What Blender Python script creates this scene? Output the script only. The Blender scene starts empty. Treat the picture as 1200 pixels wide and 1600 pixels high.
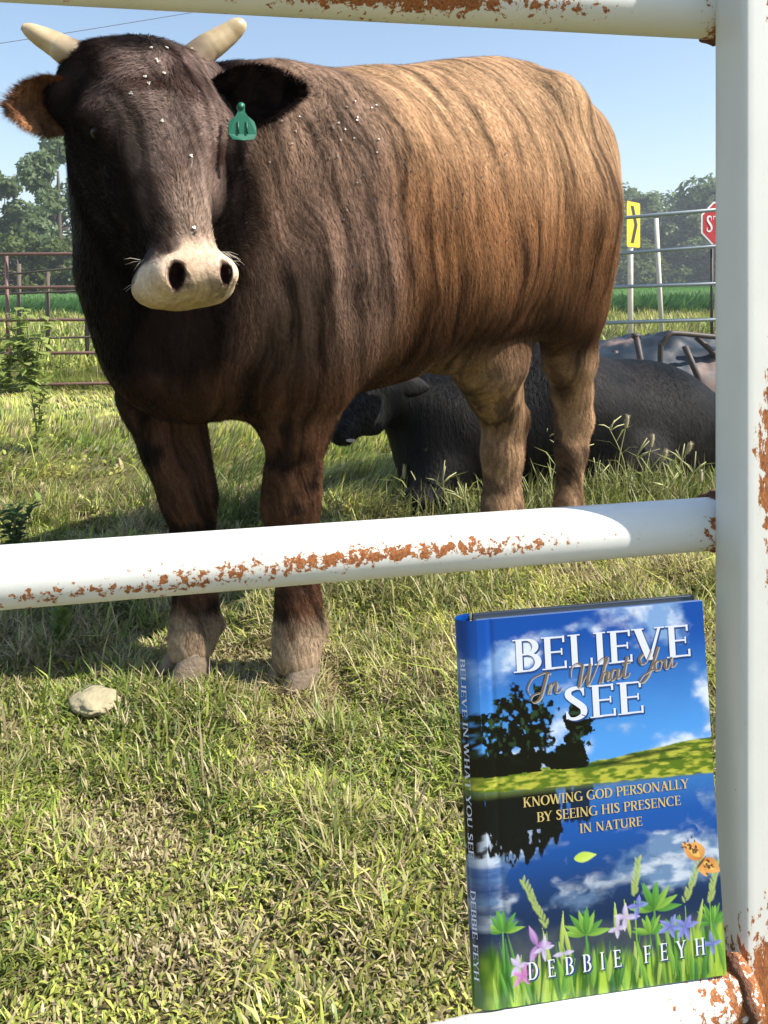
import bpy, bmesh, math, random
import numpy as np
from mathutils import Vector, Matrix
random.seed(7); rng = np.random.default_rng(7)
scene = bpy.context.scene
col = scene.collection

# ------------------------------------------------------------------ camera, sky, sun, exposure
CAM_H = 0.80
F = 1200.0                      # focal length in photograph pixels (1200 wide)
cam = bpy.data.cameras.new("camera"); camo = bpy.data.objects.new("camera", cam); col.objects.link(camo)
cam.sensor_fit = 'HORIZONTAL'; cam.sensor_width = 36; cam.lens = 36
cam.shift_y = -0.30             # level camera, frame cropped downwards
cam.clip_start = 0.02; cam.clip_end = 2000
camo.location = (0, 0, CAM_H); camo.rotation_euler = (math.radians(90), 0, 0)
scene.camera = camo

SUN_EL = math.radians(47); SUN_AZ = (math.cos(math.radians(-12)), math.sin(math.radians(-12)))
world = bpy.data.worlds.new("World"); scene.world = world; world.use_nodes = True
wn = world.node_tree; wn.nodes.clear()
sky = wn.nodes.new('ShaderNodeTexSky'); sky.sky_type = 'NISHITA'; sky.sun_disc = False
sky.sun_elevation = SUN_EL; sky.sun_rotation = math.atan2(SUN_AZ[0], SUN_AZ[1])
sky.air_density = 1.25; sky.dust_density = 0.7; sky.ozone_density = 2.0; sky.altitude = 200
bg = wn.nodes.new('ShaderNodeBackground'); bg.inputs['Strength'].default_value = 0.10
wo = wn.nodes.new('ShaderNodeOutputWorld')
wn.links.new(sky.outputs[0], bg.inputs[0]); wn.links.new(bg.outputs[0], wo.inputs[0])
sun = bpy.data.lights.new("sun", 'SUN'); suno = bpy.data.objects.new("sun", sun); col.objects.link(suno)
sun.energy = 5.0; sun.angle = math.radians(0.55); sun.color = (1.0, 0.945, 0.86)
sd = Vector((SUN_AZ[0]*math.cos(SUN_EL), SUN_AZ[1]*math.cos(SUN_EL), math.sin(SUN_EL)))
suno.rotation_euler = sd.to_track_quat('Z', 'Y').to_euler()
suno.location = sd*30
vs = scene.view_settings; vs.view_transform = 'Standard'; vs.look = 'None'; vs.gamma = 1.0
vs.exposure = 0.95; vs.use_curve_mapping = False
scene.cycles.max_bounces = 6; scene.cycles.transparent_max_bounces = 6

# ------------------------------------------------------------------ helpers
def P(px, py, Y):               # measured point: picture position at a chosen real distance
    return np.array([(px-600)/F*Y, Y, CAM_H-(py-440)/F*Y])
def PG(px, py):                 # the same on level ground
    return P(px, py, CAM_H*F/(py-440))
def tag(o, label=None, cat=None, group=None, kind=None):
    if label: o['label'] = label
    if cat: o['category'] = cat
    if group: o['group'] = group
    if kind: o['kind'] = kind
    return o
def empty(name, loc=(0,0,0), rz=0):
    o = bpy.data.objects.new(name, None); col.objects.link(o); o.location = loc; o.rotation_euler = (0,0,rz)
    o.empty_display_size = .05
    return o
def link(name, me, mat=None, parent=None, smooth=True):
    o = bpy.data.objects.new(name, me); col.objects.link(o)
    if mat and not me.materials: me.materials.append(mat)
    if parent: o.parent = parent
    if smooth and len(me.polygons): me.polygons.foreach_set('use_smooth', np.ones(len(me.polygons), bool))
    return o
def mesh_np(name, V, tris=None, quads=None, colors=None, cname='col'):
    me = bpy.data.meshes.new(name)
    V = np.asarray(V, np.float32)
    me.vertices.add(len(V)); me.vertices.foreach_set('co', V.ravel())
    nq = 0 if quads is None else len(quads); nt = 0 if tris is None else len(tris)
    loops = []
    if nq: loops.append(np.asarray(quads, np.int32).ravel())
    if nt: loops.append(np.asarray(tris, np.int32).ravel())
    L = np.concatenate(loops); me.loops.add(len(L)); me.loops.foreach_set('vertex_index', L)
    me.polygons.add(nq+nt)
    st = np.concatenate([np.arange(nq)*4, nq*4+np.arange(nt)*3]).astype(np.int32)
    me.polygons.foreach_set('loop_start', st)
    me.update(calc_edges=True)
    if colors is not None:
        a = me.color_attributes.new(cname, 'FLOAT_COLOR', 'POINT')
        c4 = np.ones((len(V),4), np.float32); c4[:,:3] = colors; a.data.foreach_set('color', c4.ravel())
    return me
def pyd(name, V, Fc):
    me = bpy.data.meshes.new(name); me.from_pydata([tuple(v) for v in V], [], Fc); me.update(); return me

class MB:                        # small mesh collector
    def __init__(s): s.v = []; s.f = []
    def add(s, V, Fc):
        b = len(s.v); s.v += [tuple(map(float, v)) for v in V]; s.f += [tuple(i+b for i in f) for f in Fc]
    def tube(s, pts, rad, n=12, caps=True):
        pts = [np.asarray(p, float) for p in pts]
        if not hasattr(rad, '__len__'): rad = [rad]*len(pts)
        prev = None; rings = []
        for i, p in enumerate(pts):
            t = pts[min(i+1, len(pts)-1)]-pts[max(i-1, 0)]; t = t/np.linalg.norm(t)
            if prev is None:
                a = np.array([0,0,1.]) if abs(t[2]) < .9 else np.array([1.,0,0])
                u = np.cross(t, a)
            else: u = prev-t*np.dot(prev, t)
            u /= np.linalg.norm(u); prev = u; w = np.cross(t, u)
            rings.append([p+rad[i]*(math.cos(2*math.pi*k/n)*u+math.sin(2*math.pi*k/n)*w) for k in range(n)])
        V = [v for r in rings for v in r]; Fc = []
        for i in range(len(pts)-1):
            for k in range(n):
                k2 = (k+1) % n; Fc.append((i*n+k, i*n+k2, (i+1)*n+k2, (i+1)*n+k))
        if caps: Fc.append(tuple(range(n-1, -1, -1))); Fc.append(tuple((len(pts)-1)*n+k for k in range(n)))
        s.add(V, Fc)
    def box(s, c, half, R=None):
        c = np.asarray(c, float)
        cs = [np.array([x*half[0], y*half[1], z*half[2]]) for z in (-1,1) for y in (-1,1) for x in (-1,1)]
        if R is not None: cs = [R@q for q in cs]
        s.add([c+q for q in cs], [(0,2,3,1),(4,5,7,6),(0,1,5,4),(2,6,7,3),(0,4,6,2),(1,3,7,5)])
    def build(s, name, mat, parent=None, smooth=True, bevel=0):
        me = pyd(name, s.v, s.f)
        o = link(name, me, mat, parent, smooth)
        if bevel:
            m = o.modifiers.new('bevel', 'BEVEL'); m.width = bevel; m.segments = 3; m.limit_method = 'ANGLE'
        return o
def spline(pts, n):
    pts = np.asarray(pts, float); m = len(pts)
    out = []
    for i in range(m-1):
        p0 = pts[max(i-1,0)]; p1 = pts[i]; p2 = pts[i+1]; p3 = pts[min(i+2,m-1)]
        for t in np.linspace(0, 1, n, endpoint=False):
            out.append(.5*((2*p1)+(-p0+p2)*t+(2*p0-5*p1+4*p2-p3)*t*t+(-p0+3*p1-3*p2+p3)*t**3))
    out.append(pts[-1]); return np.array(out)

# numpy value noise
def _h(ix, iy, iz, s):
    n = (ix.astype(np.int64)*73856093) ^ (iy.astype(np.int64)*19349663) ^ (iz.astype(np.int64)*83492791) ^ (s*2654435)
    n = (n ^ (n >> 13)) * 1274126177; n = n & 0xffffffff; n = n ^ (n >> 16)
    return (n & 0xffff)/65535.0
def vnoise(p, s=0):
    p = np.asarray(p, float); i = np.floor(p).astype(np.int64); f = p-i; f = f*f*(3-2*f)
    r = 0
    for dx in (0,1):
        for dy in (0,1):
            for dz in (0,1):
                w = (f[...,0] if dx else 1-f[...,0])*(f[...,1] if dy else 1-f[...,1])*(f[...,2] if dz else 1-f[...,2])
                r = r + w*_h(i[...,0]+dx, i[...,1]+dy, i[...,2]+dz, s)
    return r
def fbm(p, o=4, s=0, lac=2.03, g=.5):
    a = 1; t = 0; r = 0; p = np.asarray(p, float)
    for k in range(o): r = r+a*vnoise(p, s+k*17); t += a; a *= g; p = p*lac+11.3
    return r/t
def sst(a, b, x):
    t = np.clip((x-a)/(b-a), 0, 1); return t*t*(3-2*t)
def lerp(a, b, t):
    return np.asarray(a)*(1-t[...,None])+np.asarray(b)*t[...,None]

# ------------------------------------------------------------------ materials
def newmat(name):
    m = bpy.data.materials.new(name); m.use_nodes = True; nt = m.node_tree
    return m, nt, nt.nodes['Principled BSDF']
def N(nt, t, **kw):
    n = nt.nodes.new(t)
    for k, v in kw.items():
        if k.startswith('_'): setattr(n, k[1:], v)
        else: n.inputs[k.replace('__', ' ')].default_value = v
    return n
def plain(name, c, rough=.6, metal=0, spec=.5, noise=0, nscale=20, bump=0, bscale=60):
    m, nt, b = newmat(name); b.inputs['Roughness'].default_value = rough; b.inputs['Metallic'].default_value = metal
    b.inputs['Specular IOR Level'].default_value = spec
    tc = N(nt, 'ShaderNodeTexCoord')
    if noise:
        t = N(nt, 'ShaderNodeTexNoise', Scale=nscale, Detail=5.0, Roughness=.65); nt.links.new(tc.outputs['Object'], t.inputs['Vector'])
        r = N(nt, 'ShaderNodeMix', _data_type='RGBA'); r.inputs[6].default_value = (*[x*(1-noise) for x in c],1); r.inputs[7].default_value = (*[min(1,x*(1+noise)) for x in c],1)
        nt.links.new(t.outputs['Fac'], r.inputs[0]); nt.links.new(r.outputs[2], b.inputs['Base Color'])
    else: b.inputs['Base Color'].default_value = (*c,1)
    if bump:
        t2 = N(nt, 'ShaderNodeTexNoise', Scale=bscale, Detail=4.0); nt.links.new(tc.outputs['Object'], t2.inputs['Vector'])
        bp = N(nt, 'ShaderNodeBump', Strength=bump, Distance=.01); nt.links.new(t2.outputs['Fac'], bp.inputs['Height']); nt.links.new(bp.outputs[0], b.inputs['Normal'])
    return m
def ramp(nt, fac, stops):
    r = N(nt, 'ShaderNodeValToRGB'); e = r.color_ramp.elements
    while len(e) < len(stops): e.new(.5)
    for k, (p, c) in enumerate(stops):
        e[k].position = p; e[k].color = (*c,1) if hasattr(c,'__len__') else (c,c,c,1)
    nt.links.new(fac, r.inputs[0]); return r.outputs[0]
def math_(nt, op, a, b=None, c=None, clamp=False):
    n = N(nt, 'ShaderNodeMath', _operation=op, _use_clamp=clamp)
    for i, x in enumerate((a,b,c)):
        if x is None: continue
        if hasattr(x, 'is_output'): nt.links.new(x, n.inputs[i])
        else: n.inputs[i].default_value = x
    return n.outputs[0]
def mixc(nt, f, a, b, mode='MIX'):
    n = N(nt, 'ShaderNodeMix', _data_type='RGBA', _blend_type=mode)
    for i, x in ((0,f),(6,a),(7,b)):
        if hasattr(x, 'is_output'): nt.links.new(x, n.inputs[i])
        elif i == 0: n.inputs[0].default_value = x
        else: n.inputs[i].default_value = (*x,1)
    return n.outputs[2]

def rusty_paint(name, scale=(9,9,9), cover=.5, seed=0., attr=True):
    """chalky white gate paint with rust showing where the 'rust' attribute of the mesh says the paint has failed"""
    m, nt, b = newmat(name)
    tc = N(nt, 'ShaderNodeTexCoord'); mp = N(nt, 'ShaderNodeMapping'); mp.inputs['Scale'].default_value = scale; mp.inputs['Location'].default_value = (seed,seed*.7,0)
    nt.links.new(tc.outputs['Object'], mp.inputs['Vector'])
    n1 = N(nt, 'ShaderNodeTexNoise', Scale=21.0, Detail=7.0, Roughness=.66, Distortion=.3); nt.links.new(mp.outputs[0], n1.inputs['Vector'])
    n2 = N(nt, 'ShaderNodeTexNoise', Scale=34.0, Detail=5.0, Roughness=.7); nt.links.new(mp.outputs[0], n2.inputs['Vector'])
    at = N(nt, 'ShaderNodeAttribute', _attribute_name='rust')
    s = math_(nt, 'MULTIPLY_ADD', n2.outputs['Fac'], .28, n1.outputs['Fac'])
    s = math_(nt, 'ADD', s, at.outputs['Fac'])                    # rust where sum is high
    mask = ramp(nt, s, [(0.0,0),(.985,0),(1.0,1)])
    s2 = math_(nt, 'SUBTRACT', s, .5)
    edge = ramp(nt, s2, [(0,0),(.44,0),(.50,1)])                  # faint orange stain round the rust
    n3 = N(nt, 'ShaderNodeTexNoise', Scale=60.0, Detail=6.0, Roughness=.75); nt.links.new(mp.outputs[0], n3.inputs['Vector'])
    n4 = N(nt, 'ShaderNodeTexNoise', Scale=3.2, Detail=5.0); nt.links.new(mp.outputs[0], n4.inputs['Vector'])
    paint = mixc(nt, n4.outputs['Fac'], (.60,.61,.58), (.76,.755,.71))
    grime = ramp(nt, n3.outputs['Fac'], [(0,0),(.62,0),(.74,.55)])
    paint = mixc(nt, grime, paint, (.40,.40,.37))
    paint = mixc(nt, math_(nt,'MULTIPLY',edge,.45), paint, (.62,.40,.20))
    rust = ramp(nt, n3.outputs['Fac'], [(.25,(.08,.026,.012)),(.42,(.22,.07,.022)),(.58,(.40,.145,.04)),(.78,(.55,.26,.09))])
    nt.links.new(mixc(nt, mask, paint, rust), b.inputs['Base Color'])
    rg = math_(nt, 'MULTIPLY_ADD', mask, .45, .42); nt.links.new(rg, b.inputs['Roughness'])
    hgt = math_(nt, 'MULTIPLY_ADD', n3.outputs['Fac'], math_(nt,'MULTIPLY_ADD',mask,.8,.08), math_(nt,'MULTIPLY',mask,-.55))
    bp = N(nt, 'ShaderNodeBump', Strength=.55, Distance=.0012); nt.links.new(hgt, bp.inputs['Height']); nt.links.new(bp.outputs[0], b.inputs['Normal'])
    return m
M_paint = rusty_paint('gate_paint')
M_weld = plain('rusty_weld', (.13,.05,.022), .85, noise=.6, nscale=220, bump=.7, bscale=300)
M_fence_brown = plain('brown_fence_steel', (.16,.085,.07), .6, noise=.35, nscale=9)
M_fence_grey = plain('galvanised_fence', (.33,.37,.38), .45, metal=.4, noise=.25, nscale=8)
M_post_pale = plain('pale_post', (.62,.58,.48), .8, noise=.3, nscale=6)
M_dark_steel = plain('rust_brown_tube', (.05,.034,.027), .6, noise=.6, nscale=14)
M_soil = plain('bare_soil', (.30,.22,.17), .95, noise=.4, nscale=3)

def attr_mat(name, rough=.6, spec=.3, trans=0.0, sheen=0.0):
    m, nt, b = newmat(name); a = N(nt, 'ShaderNodeAttribute', _attribute_name='col')
    nt.links.new(a.outputs['Color'], b.inputs['Base Color']); b.inputs['Roughness'].default_value = rough; b.inputs['Specular IOR Level'].default_value = spec
    b.inputs['Sheen Weight'].default_value = sheen
    if trans:
        tr = N(nt, 'ShaderNodeBsdfTranslucent'); nt.links.new(a.outputs['Color'], tr.inputs['Color'])
        mx = N(nt, 'ShaderNodeMixShader', Fac=trans); out = nt.nodes['Material Output']
        nt.links.new(b.outputs[0], mx.inputs[1]); nt.links.new(tr.outputs[0], mx.inputs[2]); nt.links.new(mx.outputs[0], out.inputs[0])
    return m
M_grass = attr_mat('grass_blades', .5, .35, .35)
M_leaf = attr_mat('foliage', .55, .3, .52)
M_print = attr_mat('cover_print', .22, .45)

# ------------------------------------------------------------------ ground
def gz(x, y):
    x = np.asarray(x, float); y = np.asarray(y, float)
    p = np.stack([x*2.2, y*2.2, 0*x], -1)
    near = 1-sst(8, 30, y)
    return ((fbm(p, 3, 3)-.5)*.05 + (fbm(p*4.1, 2, 9)-.5)*.022)*near
def build_ground():
    xs = np.unique(np.concatenate([np.linspace(-400,-14,24), np.linspace(-14,-3,45), np.linspace(-3,3,200), np.linspace(3,14,45), np.linspace(14,400,24)]))
    ys = np.unique(np.concatenate([np.linspace(-30,-1,12), np.linspace(-1,5,200), np.linspace(5,14,70), np.linspace(14,60,40), np.linspace(60,900,20)]))
    X, Y = np.meshgrid(xs, ys, indexing='ij'); Z = gz(X, Y)-.012
    V = np.stack([X, Y, Z], -1).reshape(-1,3); ny = len(ys)
    I = np.arange(len(xs)*ny).reshape(len(xs), ny)
    Q = np.stack([I[:-1,:-1], I[1:,:-1], I[1:,1:], I[:-1,1:]], -1).reshape(-1,4)
    me = mesh_np('ground', V, quads=Q)
    m, nt, b = newmat('ground_soil_turf'); tc = N(nt, 'ShaderNodeTexCoord'); g = N(nt, 'ShaderNodeNewGeometry')
    n1 = N(nt, 'ShaderNodeTexNoise', Scale=9.0, Detail=8.0, Roughness=.7); nt.links.new(tc.outputs['Object'], n1.inputs['Vector'])
    n2 = N(nt, 'ShaderNodeTexNoise', Scale=.7, Detail=6.0); nt.links.new(tc.outputs['Object'], n2.inputs['Vector'])
    near = ramp(nt, n1.outputs['Fac'], [(.3,(.06,.045,.026)),(.5,(.14,.12,.05)),(.7,(.24,.22,.09))])
    far = ramp(nt, n2.outputs['Fac'], [(.3,(.10,.14,.035)),(.5,(.15,.18,.05)),(.7,(.20,.21,.07))])
    sx = N(nt, 'ShaderNodeSeparateXYZ'); nt.links.new(tc.outputs['Object'], sx.inputs[0])
    f = ramp(nt, math_(nt,'DIVIDE',sx.outputs['Y'],20), [(.15,0),(.5,1)])
    nt.links.new(mixc(nt, f, near, far), b.inputs['Base Color']); b.inputs['Roughness'].default_value = .95; b.inputs['Specular IOR Level'].default_value = .1
    bp = N(nt, 'ShaderNodeBump', Strength=.8, Distance=.03); nt.links.new(n1.outputs['Fac'], bp.inputs['Height']); nt.links.new(bp.outputs[0], b.inputs['Normal'])
    tag(link('ground', me, m), kind='structure')
build_ground()
def sheet(name, x0, x1, y0, y1, z, mat, n=40):
    xs = np.linspace(x0, x1, n); top = y1+ (fbm(np.stack([xs*.6, xs*0, xs*0+2],-1),3,5)-.5)*.5; bot = y0+(fbm(np.stack([xs*.6, xs*0, xs*0+7],-1),3,6)-.5)*.5
    V = [(x,b,z) for x,b in zip(xs,bot)]+[(x,t,z) for x,t in zip(xs,top)]
    me = pyd(name, V, [(i,i+1,n+i+1,n+i) for i in range(n-1)])
    return tag(link(name, me, mat), kind='structure')
sheet('dirt_track', -2.0, 30, 8.3, 9.9, .012, plain('pinkish_dirt', (.36,.27,.22), .95, noise=.3, nscale=2))
M_crop = plain('crop_rows', (.075,.16,.045), .7, noise=.4, nscale=1.3)
sheet('crop_field', -60, 90, 17.5, 85, .03, M_crop)

# ------------------------------------------------------------------ gate
GA = math.atan2(.209, .978)
u_ = np.array([math.cos(GA), math.sin(GA), 0]); nb = np.array([-math.sin(GA), math.cos(GA), 0])
YF = .474; FC = P(1163, 440, YF); FC[2] = 0
PD = .0305; PW = .058; PR = .0172
gate = empty('pipe_gate', tuple(FC))
tag(gate, 'rusty white painted pipe gate with a square end post', 'gate')
def rel(p): return np.asarray(p)-FC
def set_rust(me, fn):
    co = np.empty(len(me.vertices)*3, np.float32); me.vertices.foreach_get('co', co); co = co.reshape(-1,3)
    a = me.attributes.new('rust', 'FLOAT', 'POINT'); a.data.foreach_set('value', np.asarray(fn(co), np.float32))
def rail(c_right, c_left, fn, ext=.35):
    """a straight pipe; local x along the pipe from its right end"""
    c_right = np.asarray(c_right); c_left = np.asarray(c_left); d = c_left-c_right; L0 = np.linalg.norm(d); d /= L0
    n, m = 48, 150; L = L0+ext
    V = []
    for i in range(m+1):
        t = L*i/m-.0
        for k in range(n):
            a = 2*math.pi*k/n; V.append((t, PR*math.cos(a), PR*math.sin(a)))
    Fc = [(i*n+k, (i+1)*n+k, (i+1)*n+(k+1)%n, i*n+(k+1)%n) for i in range(m) for k in range(n)]
    Fc.append(tuple(range(n))); Fc.append(tuple(m*n+k for k in range(n-1,-1,-1)))
    me = pyd('rail', V, Fc)
    up = np.array([0,0,1.]); z = up-d*np.dot(up,d); z /= np.linalg.norm(z); y = np.cross(z, d)
    set_rust(me, fn)
    o = link('rail', me, M_paint, gate)
    o.matrix_local = Matrix(((d[0],y[0],z[0],rel(c_right)[0]),(d[1],y[1],z[1],rel(c_right)[1]),(d[2],y[2],z[2],rel(c_right)[2]),(0,0,0,1)))
    return o
# front of the pipe is local y<0 or >0 depending on direction; d points left so y = z x d
def bump(x, c, w): return np.exp(-((x-c)/w)**2)
def rust_mid(c):
    x, z = c[:,0], c[:,2]/PR
    r = np.full(len(c), .10)
    r += .335*bump(x, .25, .140)*bump(z, .12, .42)              # the long central flaking patch
    r += .21*sst(.24,.40,x)*bump(z, -.40, .36)                   # along the lower left
    r += .20*bump(z, -.98, .16)*sst(.05,.1,x)
    r += .50*bump(x, .022, .020)
    r -= .25*sst(.55,.85,z)
    return r
def rust_top(c):
    x, z = c[:,0], c[:,2]/PR
    r = np.full(len(c), .12)
    r += .36*bump(z, -.40, .45)*sst(.08,.16,x)*(.75+.25*np.sin(x*30))+.06*bump(x,.22,.14)
    r += .40*bump(x, .022, .018)
    return r
def rust_low(c):
    x, z = c[:,0], c[:,2]/PR
    r = np.full(len(c), .10)+.30*bump(x, .0, .06)+.27*sst(.11,.2,x)*bump(z,.55,.5)
    return r
YR, YL = .5215, .4275
rail(P(1121, 817, YR)+u_*.025, P(0, 902, YL), rust_mid)
rail(P(1121, 20, YR)+u_*.025, P(0, -48, YL*.985), rust_top)
rail(P(1147, 1547, .467)+u_*.008, P(740, 1650, .432), rust_low, .5)
# post
mb = MB(); mb.box((PW/2, PD/2, .70), (PW/2, PD/2, .78))
def subdiv_post():
    nx, ny, nz = 8, 6, 160
    V = []; Fc = []; ring = []
    r = .0035
    prof = []
    for cx, cy, a0 in ((PW-r, r, -90), (PW-r, PD-r, 0), (r, PD-r, 90), (r, r, 180)):
        for a in (0, 30, 60, 90):
            A = math.radians(a0+a); prof.append((cx+r*math.cos(A), cy+r*math.sin(A)))
    full = []
    for i, p in enumerate(prof):
        q = prof[(i+1) % len(prof)]; L = math.hypot(q[0]-p[0], q[1]-p[1]); k = max(1, int(L/.004))
        for j in range(k): full.append((p[0]+(q[0]-p[0])*j/k, p[1]+(q[1]-p[1])*j/k))
    n = len(full)
    for iz in range(nz+1):
        z = -.08+1.5*iz/nz
        for x, y in full: V.append((x, y, z))
    for iz in range(nz):
        for k in range(n): Fc.append((iz*n+k, iz*n+(k+1)%n, (iz+1)*n+(k+1)%n, (iz+1)*n+k))
    Fc.append(tuple(range(n-1,-1,-1))); Fc.append(tuple(nz*n+k for k in range(n)))
    return pyd('post', V, Fc)
pm = subdiv_post()
def zpx(py): return CAM_H-(py-440)/F*YF
def rust_post(c):
    x, y, z = c[:,0], c[:,1], c[:,2]
    front = (y < .004)
    r = np.full(len(c), .13)
    rf = .10*np.ones(len(c))
    rf += .34*bump(z, zpx(720), .05)*sst(.0,.02,x) + .22*bump(z, zpx(760), .10)*sst(.008,.022,x)
    rf += .36*bump(z, zpx(1560), .05)+.20*bump(z, zpx(1420), .07)*sst(.01,.022,x)
    rf += .25*bump(z, zpx(40), .03)*sst(.01,.02,x)+.14*sst(.016,.030,x)
    r = np.where(front, rf, r)
    side = (x < .004)
    rs = .05+.30*bump(z, zpx(400), .05)*bump(y, .004, .005)+.30*bump(z, zpx(650), .03)*bump(y,.002,.004)+.34*bump(z,zpx(1540),.035)
    rs += .15*bump(z, zpx(1210), .03)*bump(y,.008,.006)
    return np.where(side & ~front, rs, r)
set_rust(pm, rust_post)
po = link('post', pm, rusty_paint('post_paint', (9,9,4.5), seed=3.1), gate); po.rotation_euler = (0,0,GA)
# weld beads: lumpy rings where pipe meets post
for k, (c, ax) in enumerate(((P(1119, 817, YR)+u_*.0, None), (P(1119, 20, YR), None), (P(1144, 1548, .4668), None))):
    mb = MB(); n = 26; pts = []
    d = u_
    for i in range(n+1):
        a = 2*math.pi*i/n; rr = PR*(1.02+.05*math.sin(5*a+k)+.03*math.sin(11*a))
        pts.append(rel(c)+rr*(math.cos(a)*np.array([0,0,1.])+math.sin(a)*nb)+d*.0012*math.sin(7*a))
    mb.tube(pts, [.0032*(1+.35*math.sin(9*i+k)) for i in range(n+1)], 8)
    mb.build('weld', M_weld, gate)

# ------------------------------------------------------------------ implicit-surface body builder (one continuous mesh per animal)
def smin(a, b, k):
    h = np.maximum(k-np.abs(a-b), 0)/k
    return np.minimum(a, b)-h*h*k*.25
def smax(a, b, k): return -smin(-a, -b, k)
def ell(p, c, r, R=None):
    q = p-np.asarray(c, np.float32)
    if R is not None: q = q@np.asarray(R, np.float32)      # columns of R are the ellipsoid's axes
    r = np.asarray(r, np.float32)
    k0 = np.sqrt(((q/r)**2).sum(1)); k1 = np.sqrt(((q/(r*r))**2).sum(1))+1e-9
    return k0*(k0-1)/k1
def cone(p, a, b, ra, rb):
    a = np.asarray(a, np.float32); b = np.asarray(b, np.float32); ba = b-a; l2 = float((ba*ba).sum())
    t = np.clip(((p-a)@ba)/l2, 0, 1)
    return np.sqrt(((p-a-t[:,None]*ba)**2).sum(1))-(ra+(rb-ra)*t)
def chain(p, pts, k=.03):
    d = None
    for (a, ra), (b, rb) in zip(pts[:-1], pts[1:]):
        c = cone(p, a, b, ra, rb); d = c if d is None else smin(d, c, k)
    return d
def isosurface(fn, lo, hi, h):
    lo = np.asarray(lo, float); hi = np.asarray(hi, float)
    nc = np.ceil((hi-lo)/(4*h)).astype(int); n = nc*4
    ax = [lo[i]+(np.arange(nc[i])+.5)*4*h-.5*h for i in range(3)]
    C = np.stack(np.meshgrid(*ax, indexing='ij'), -1).reshape(-1,3).astype(np.float32)
    def ev(Q):
        return np.concatenate([fn(Q[i:i+200000]) for i in range(0, len(Q), 200000)])
    dc = ev(C).reshape(nc)
    act = np.abs(dc) < 4*h*1.7
    D = np.repeat(np.repeat(np.repeat(np.sign(dc)*9, 4, 0), 4, 1), 4, 2).astype(np.float32)
    A = np.repeat(np.repeat(np.repeat(act, 4, 0), 4, 1), 4, 2)
    idx = np.argwhere(A)
    D[A] = ev((lo+idx*h).astype(np.float32))
    S = D < 0
    c8 = [(dx,dy,dz) for dx in (0,1) for dy in (0,1) for dz in (0,1)]
    sh = tuple(np.array(D.shape)-1)
    cnt = np.zeros(sh, np.int8)
    sl = lambda a, d: a[d[0]:d[0]+sh[0], d[1]:d[1]+sh[1], d[2]:d[2]+sh[2]]
    for d in c8: cnt += sl(S, d)
    mixed = (cnt > 0) & (cnt < 8)
    ci = np.argwhere(mixed); vid = -np.ones(sh, np.int64); vid[mixed] = np.arange(len(ci))
    acc = np.zeros((len(ci),3)); num = np.zeros(len(ci))
    for i in range(8):
        for j in range(i+1, 8):
            a, b = np.array(c8[i]), np.array(c8[j])
            if abs(a-b).sum() != 1: continue
            da = D[tuple((ci+a).T)]; db = D[tuple((ci+b).T)]
            m = (da < 0) != (db < 0)
            t = (da/(da-db+1e-12))[m]
            acc[m] += a+(b-a)*t[:,None]; num[m] += 1
    V = lo+(ci+acc/num[:,None])*h
    quads = []
    for axn in range(3):
        e = np.zeros(3, int); e[axn] = 1; o1 = np.roll(e, 1); o2 = np.roll(e, 2)
        A0 = S[tuple(slice(1, -1) for _ in range(3))]
        pts = np.argwhere(np.ones(A0.shape, bool)) if False else None
        B0 = S[tuple(slice(1+e[i], S.shape[i]-1+e[i]) for i in range(3))]
        ch = np.argwhere(A0 != B0)+1
        s = S[tuple(ch.T)]
        q = [vid[tuple((ch-o1-o2).T)], vid[tuple((ch-o2).T)], vid[tuple(ch.T)], vid[tuple((ch-o1).T)]]
        q = np.stack(q, 1); q[~s] = q[~s][:, ::-1]
        quads.append(q[(q >= 0).all(1)])
    Q = np.concatenate(quads)
    E = np.concatenate([Q[:,[0,1]], Q[:,[1,2]], Q[:,[2,3]], Q[:,[3,0]]]); E = np.concatenate([E, E[:, ::-1]])
    deg = np.bincount(E[:,0], minlength=len(V))
    for lam in (.5, -.25, .5, -.25, .4):
        s = np.stack([np.bincount(E[:,0], V[E[:,1],k], len(V)) for k in range(3)], 1)/np.maximum(deg,1)[:,None]
        V = V+lam*(s-V)
    return V, Q
def vnormals(V, Q):
    n = np.cross(V[Q[:,2]]-V[Q[:,0]], V[Q[:,3]]-V[Q[:,1]])
    r = np.stack([np.bincount(Q.ravel(), np.repeat(n[:,k],4), len(V)) for k in range(3)], 1)
    return r/np.maximum(np.linalg.norm(r, axis=1), 1e-9)[:,None], n

# ------------------------------------------------------------------ the brindle bull
RFh, LFh, RHh, LHh = PG(295,1036), PG(462,1048), PG(785,872), PG(893,850)
fm = (RFh+LFh)/2; hm = (RHh+LHh)/2
BM = (fm+hm)/2; BM[2] = 0
fw = (fm-hm)[:2]; fw /= np.linalg.norm(fw); BROT = math.atan2(fw[1], fw[0])
Rb = np.array([[fw[0], -fw[1], 0],[fw[1], fw[0], 0],[0,0,1]])     # local -> world
def L_(w): return (np.asarray(w)-BM)@Rb
def PL(px, py, Y): return L_(P(px, py, Y))
bull = empty('brindle_bull', tuple(BM), BROT)
tag(bull, 'horned brindle brown bull with pale muzzle and green ear tag standing behind the gate', 'bull')

# head frame: ha poll->muzzle, hl towards the animal's left, hn out of the face
poll = PL(232, 92, 1.30); muz = PL(296, 432, 1.135)
ha = muz-poll; HL = np.linalg.norm(ha); ha /= HL
hl = Rb.T@np.array([.885, .46, .02]); hl -= ha*np.dot(hl, ha); hl /= np.linalg.norm(hl)
hn = np.cross(ha, hl)
if np.dot(Rb@hn, [0,-1,0]) < 0: hn = -hn
RH_ = np.stack([hl, hn, ha], 1)
def H(l, n, a): return poll+hl*l+hn*n+ha*(a*HL/.44)

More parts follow.
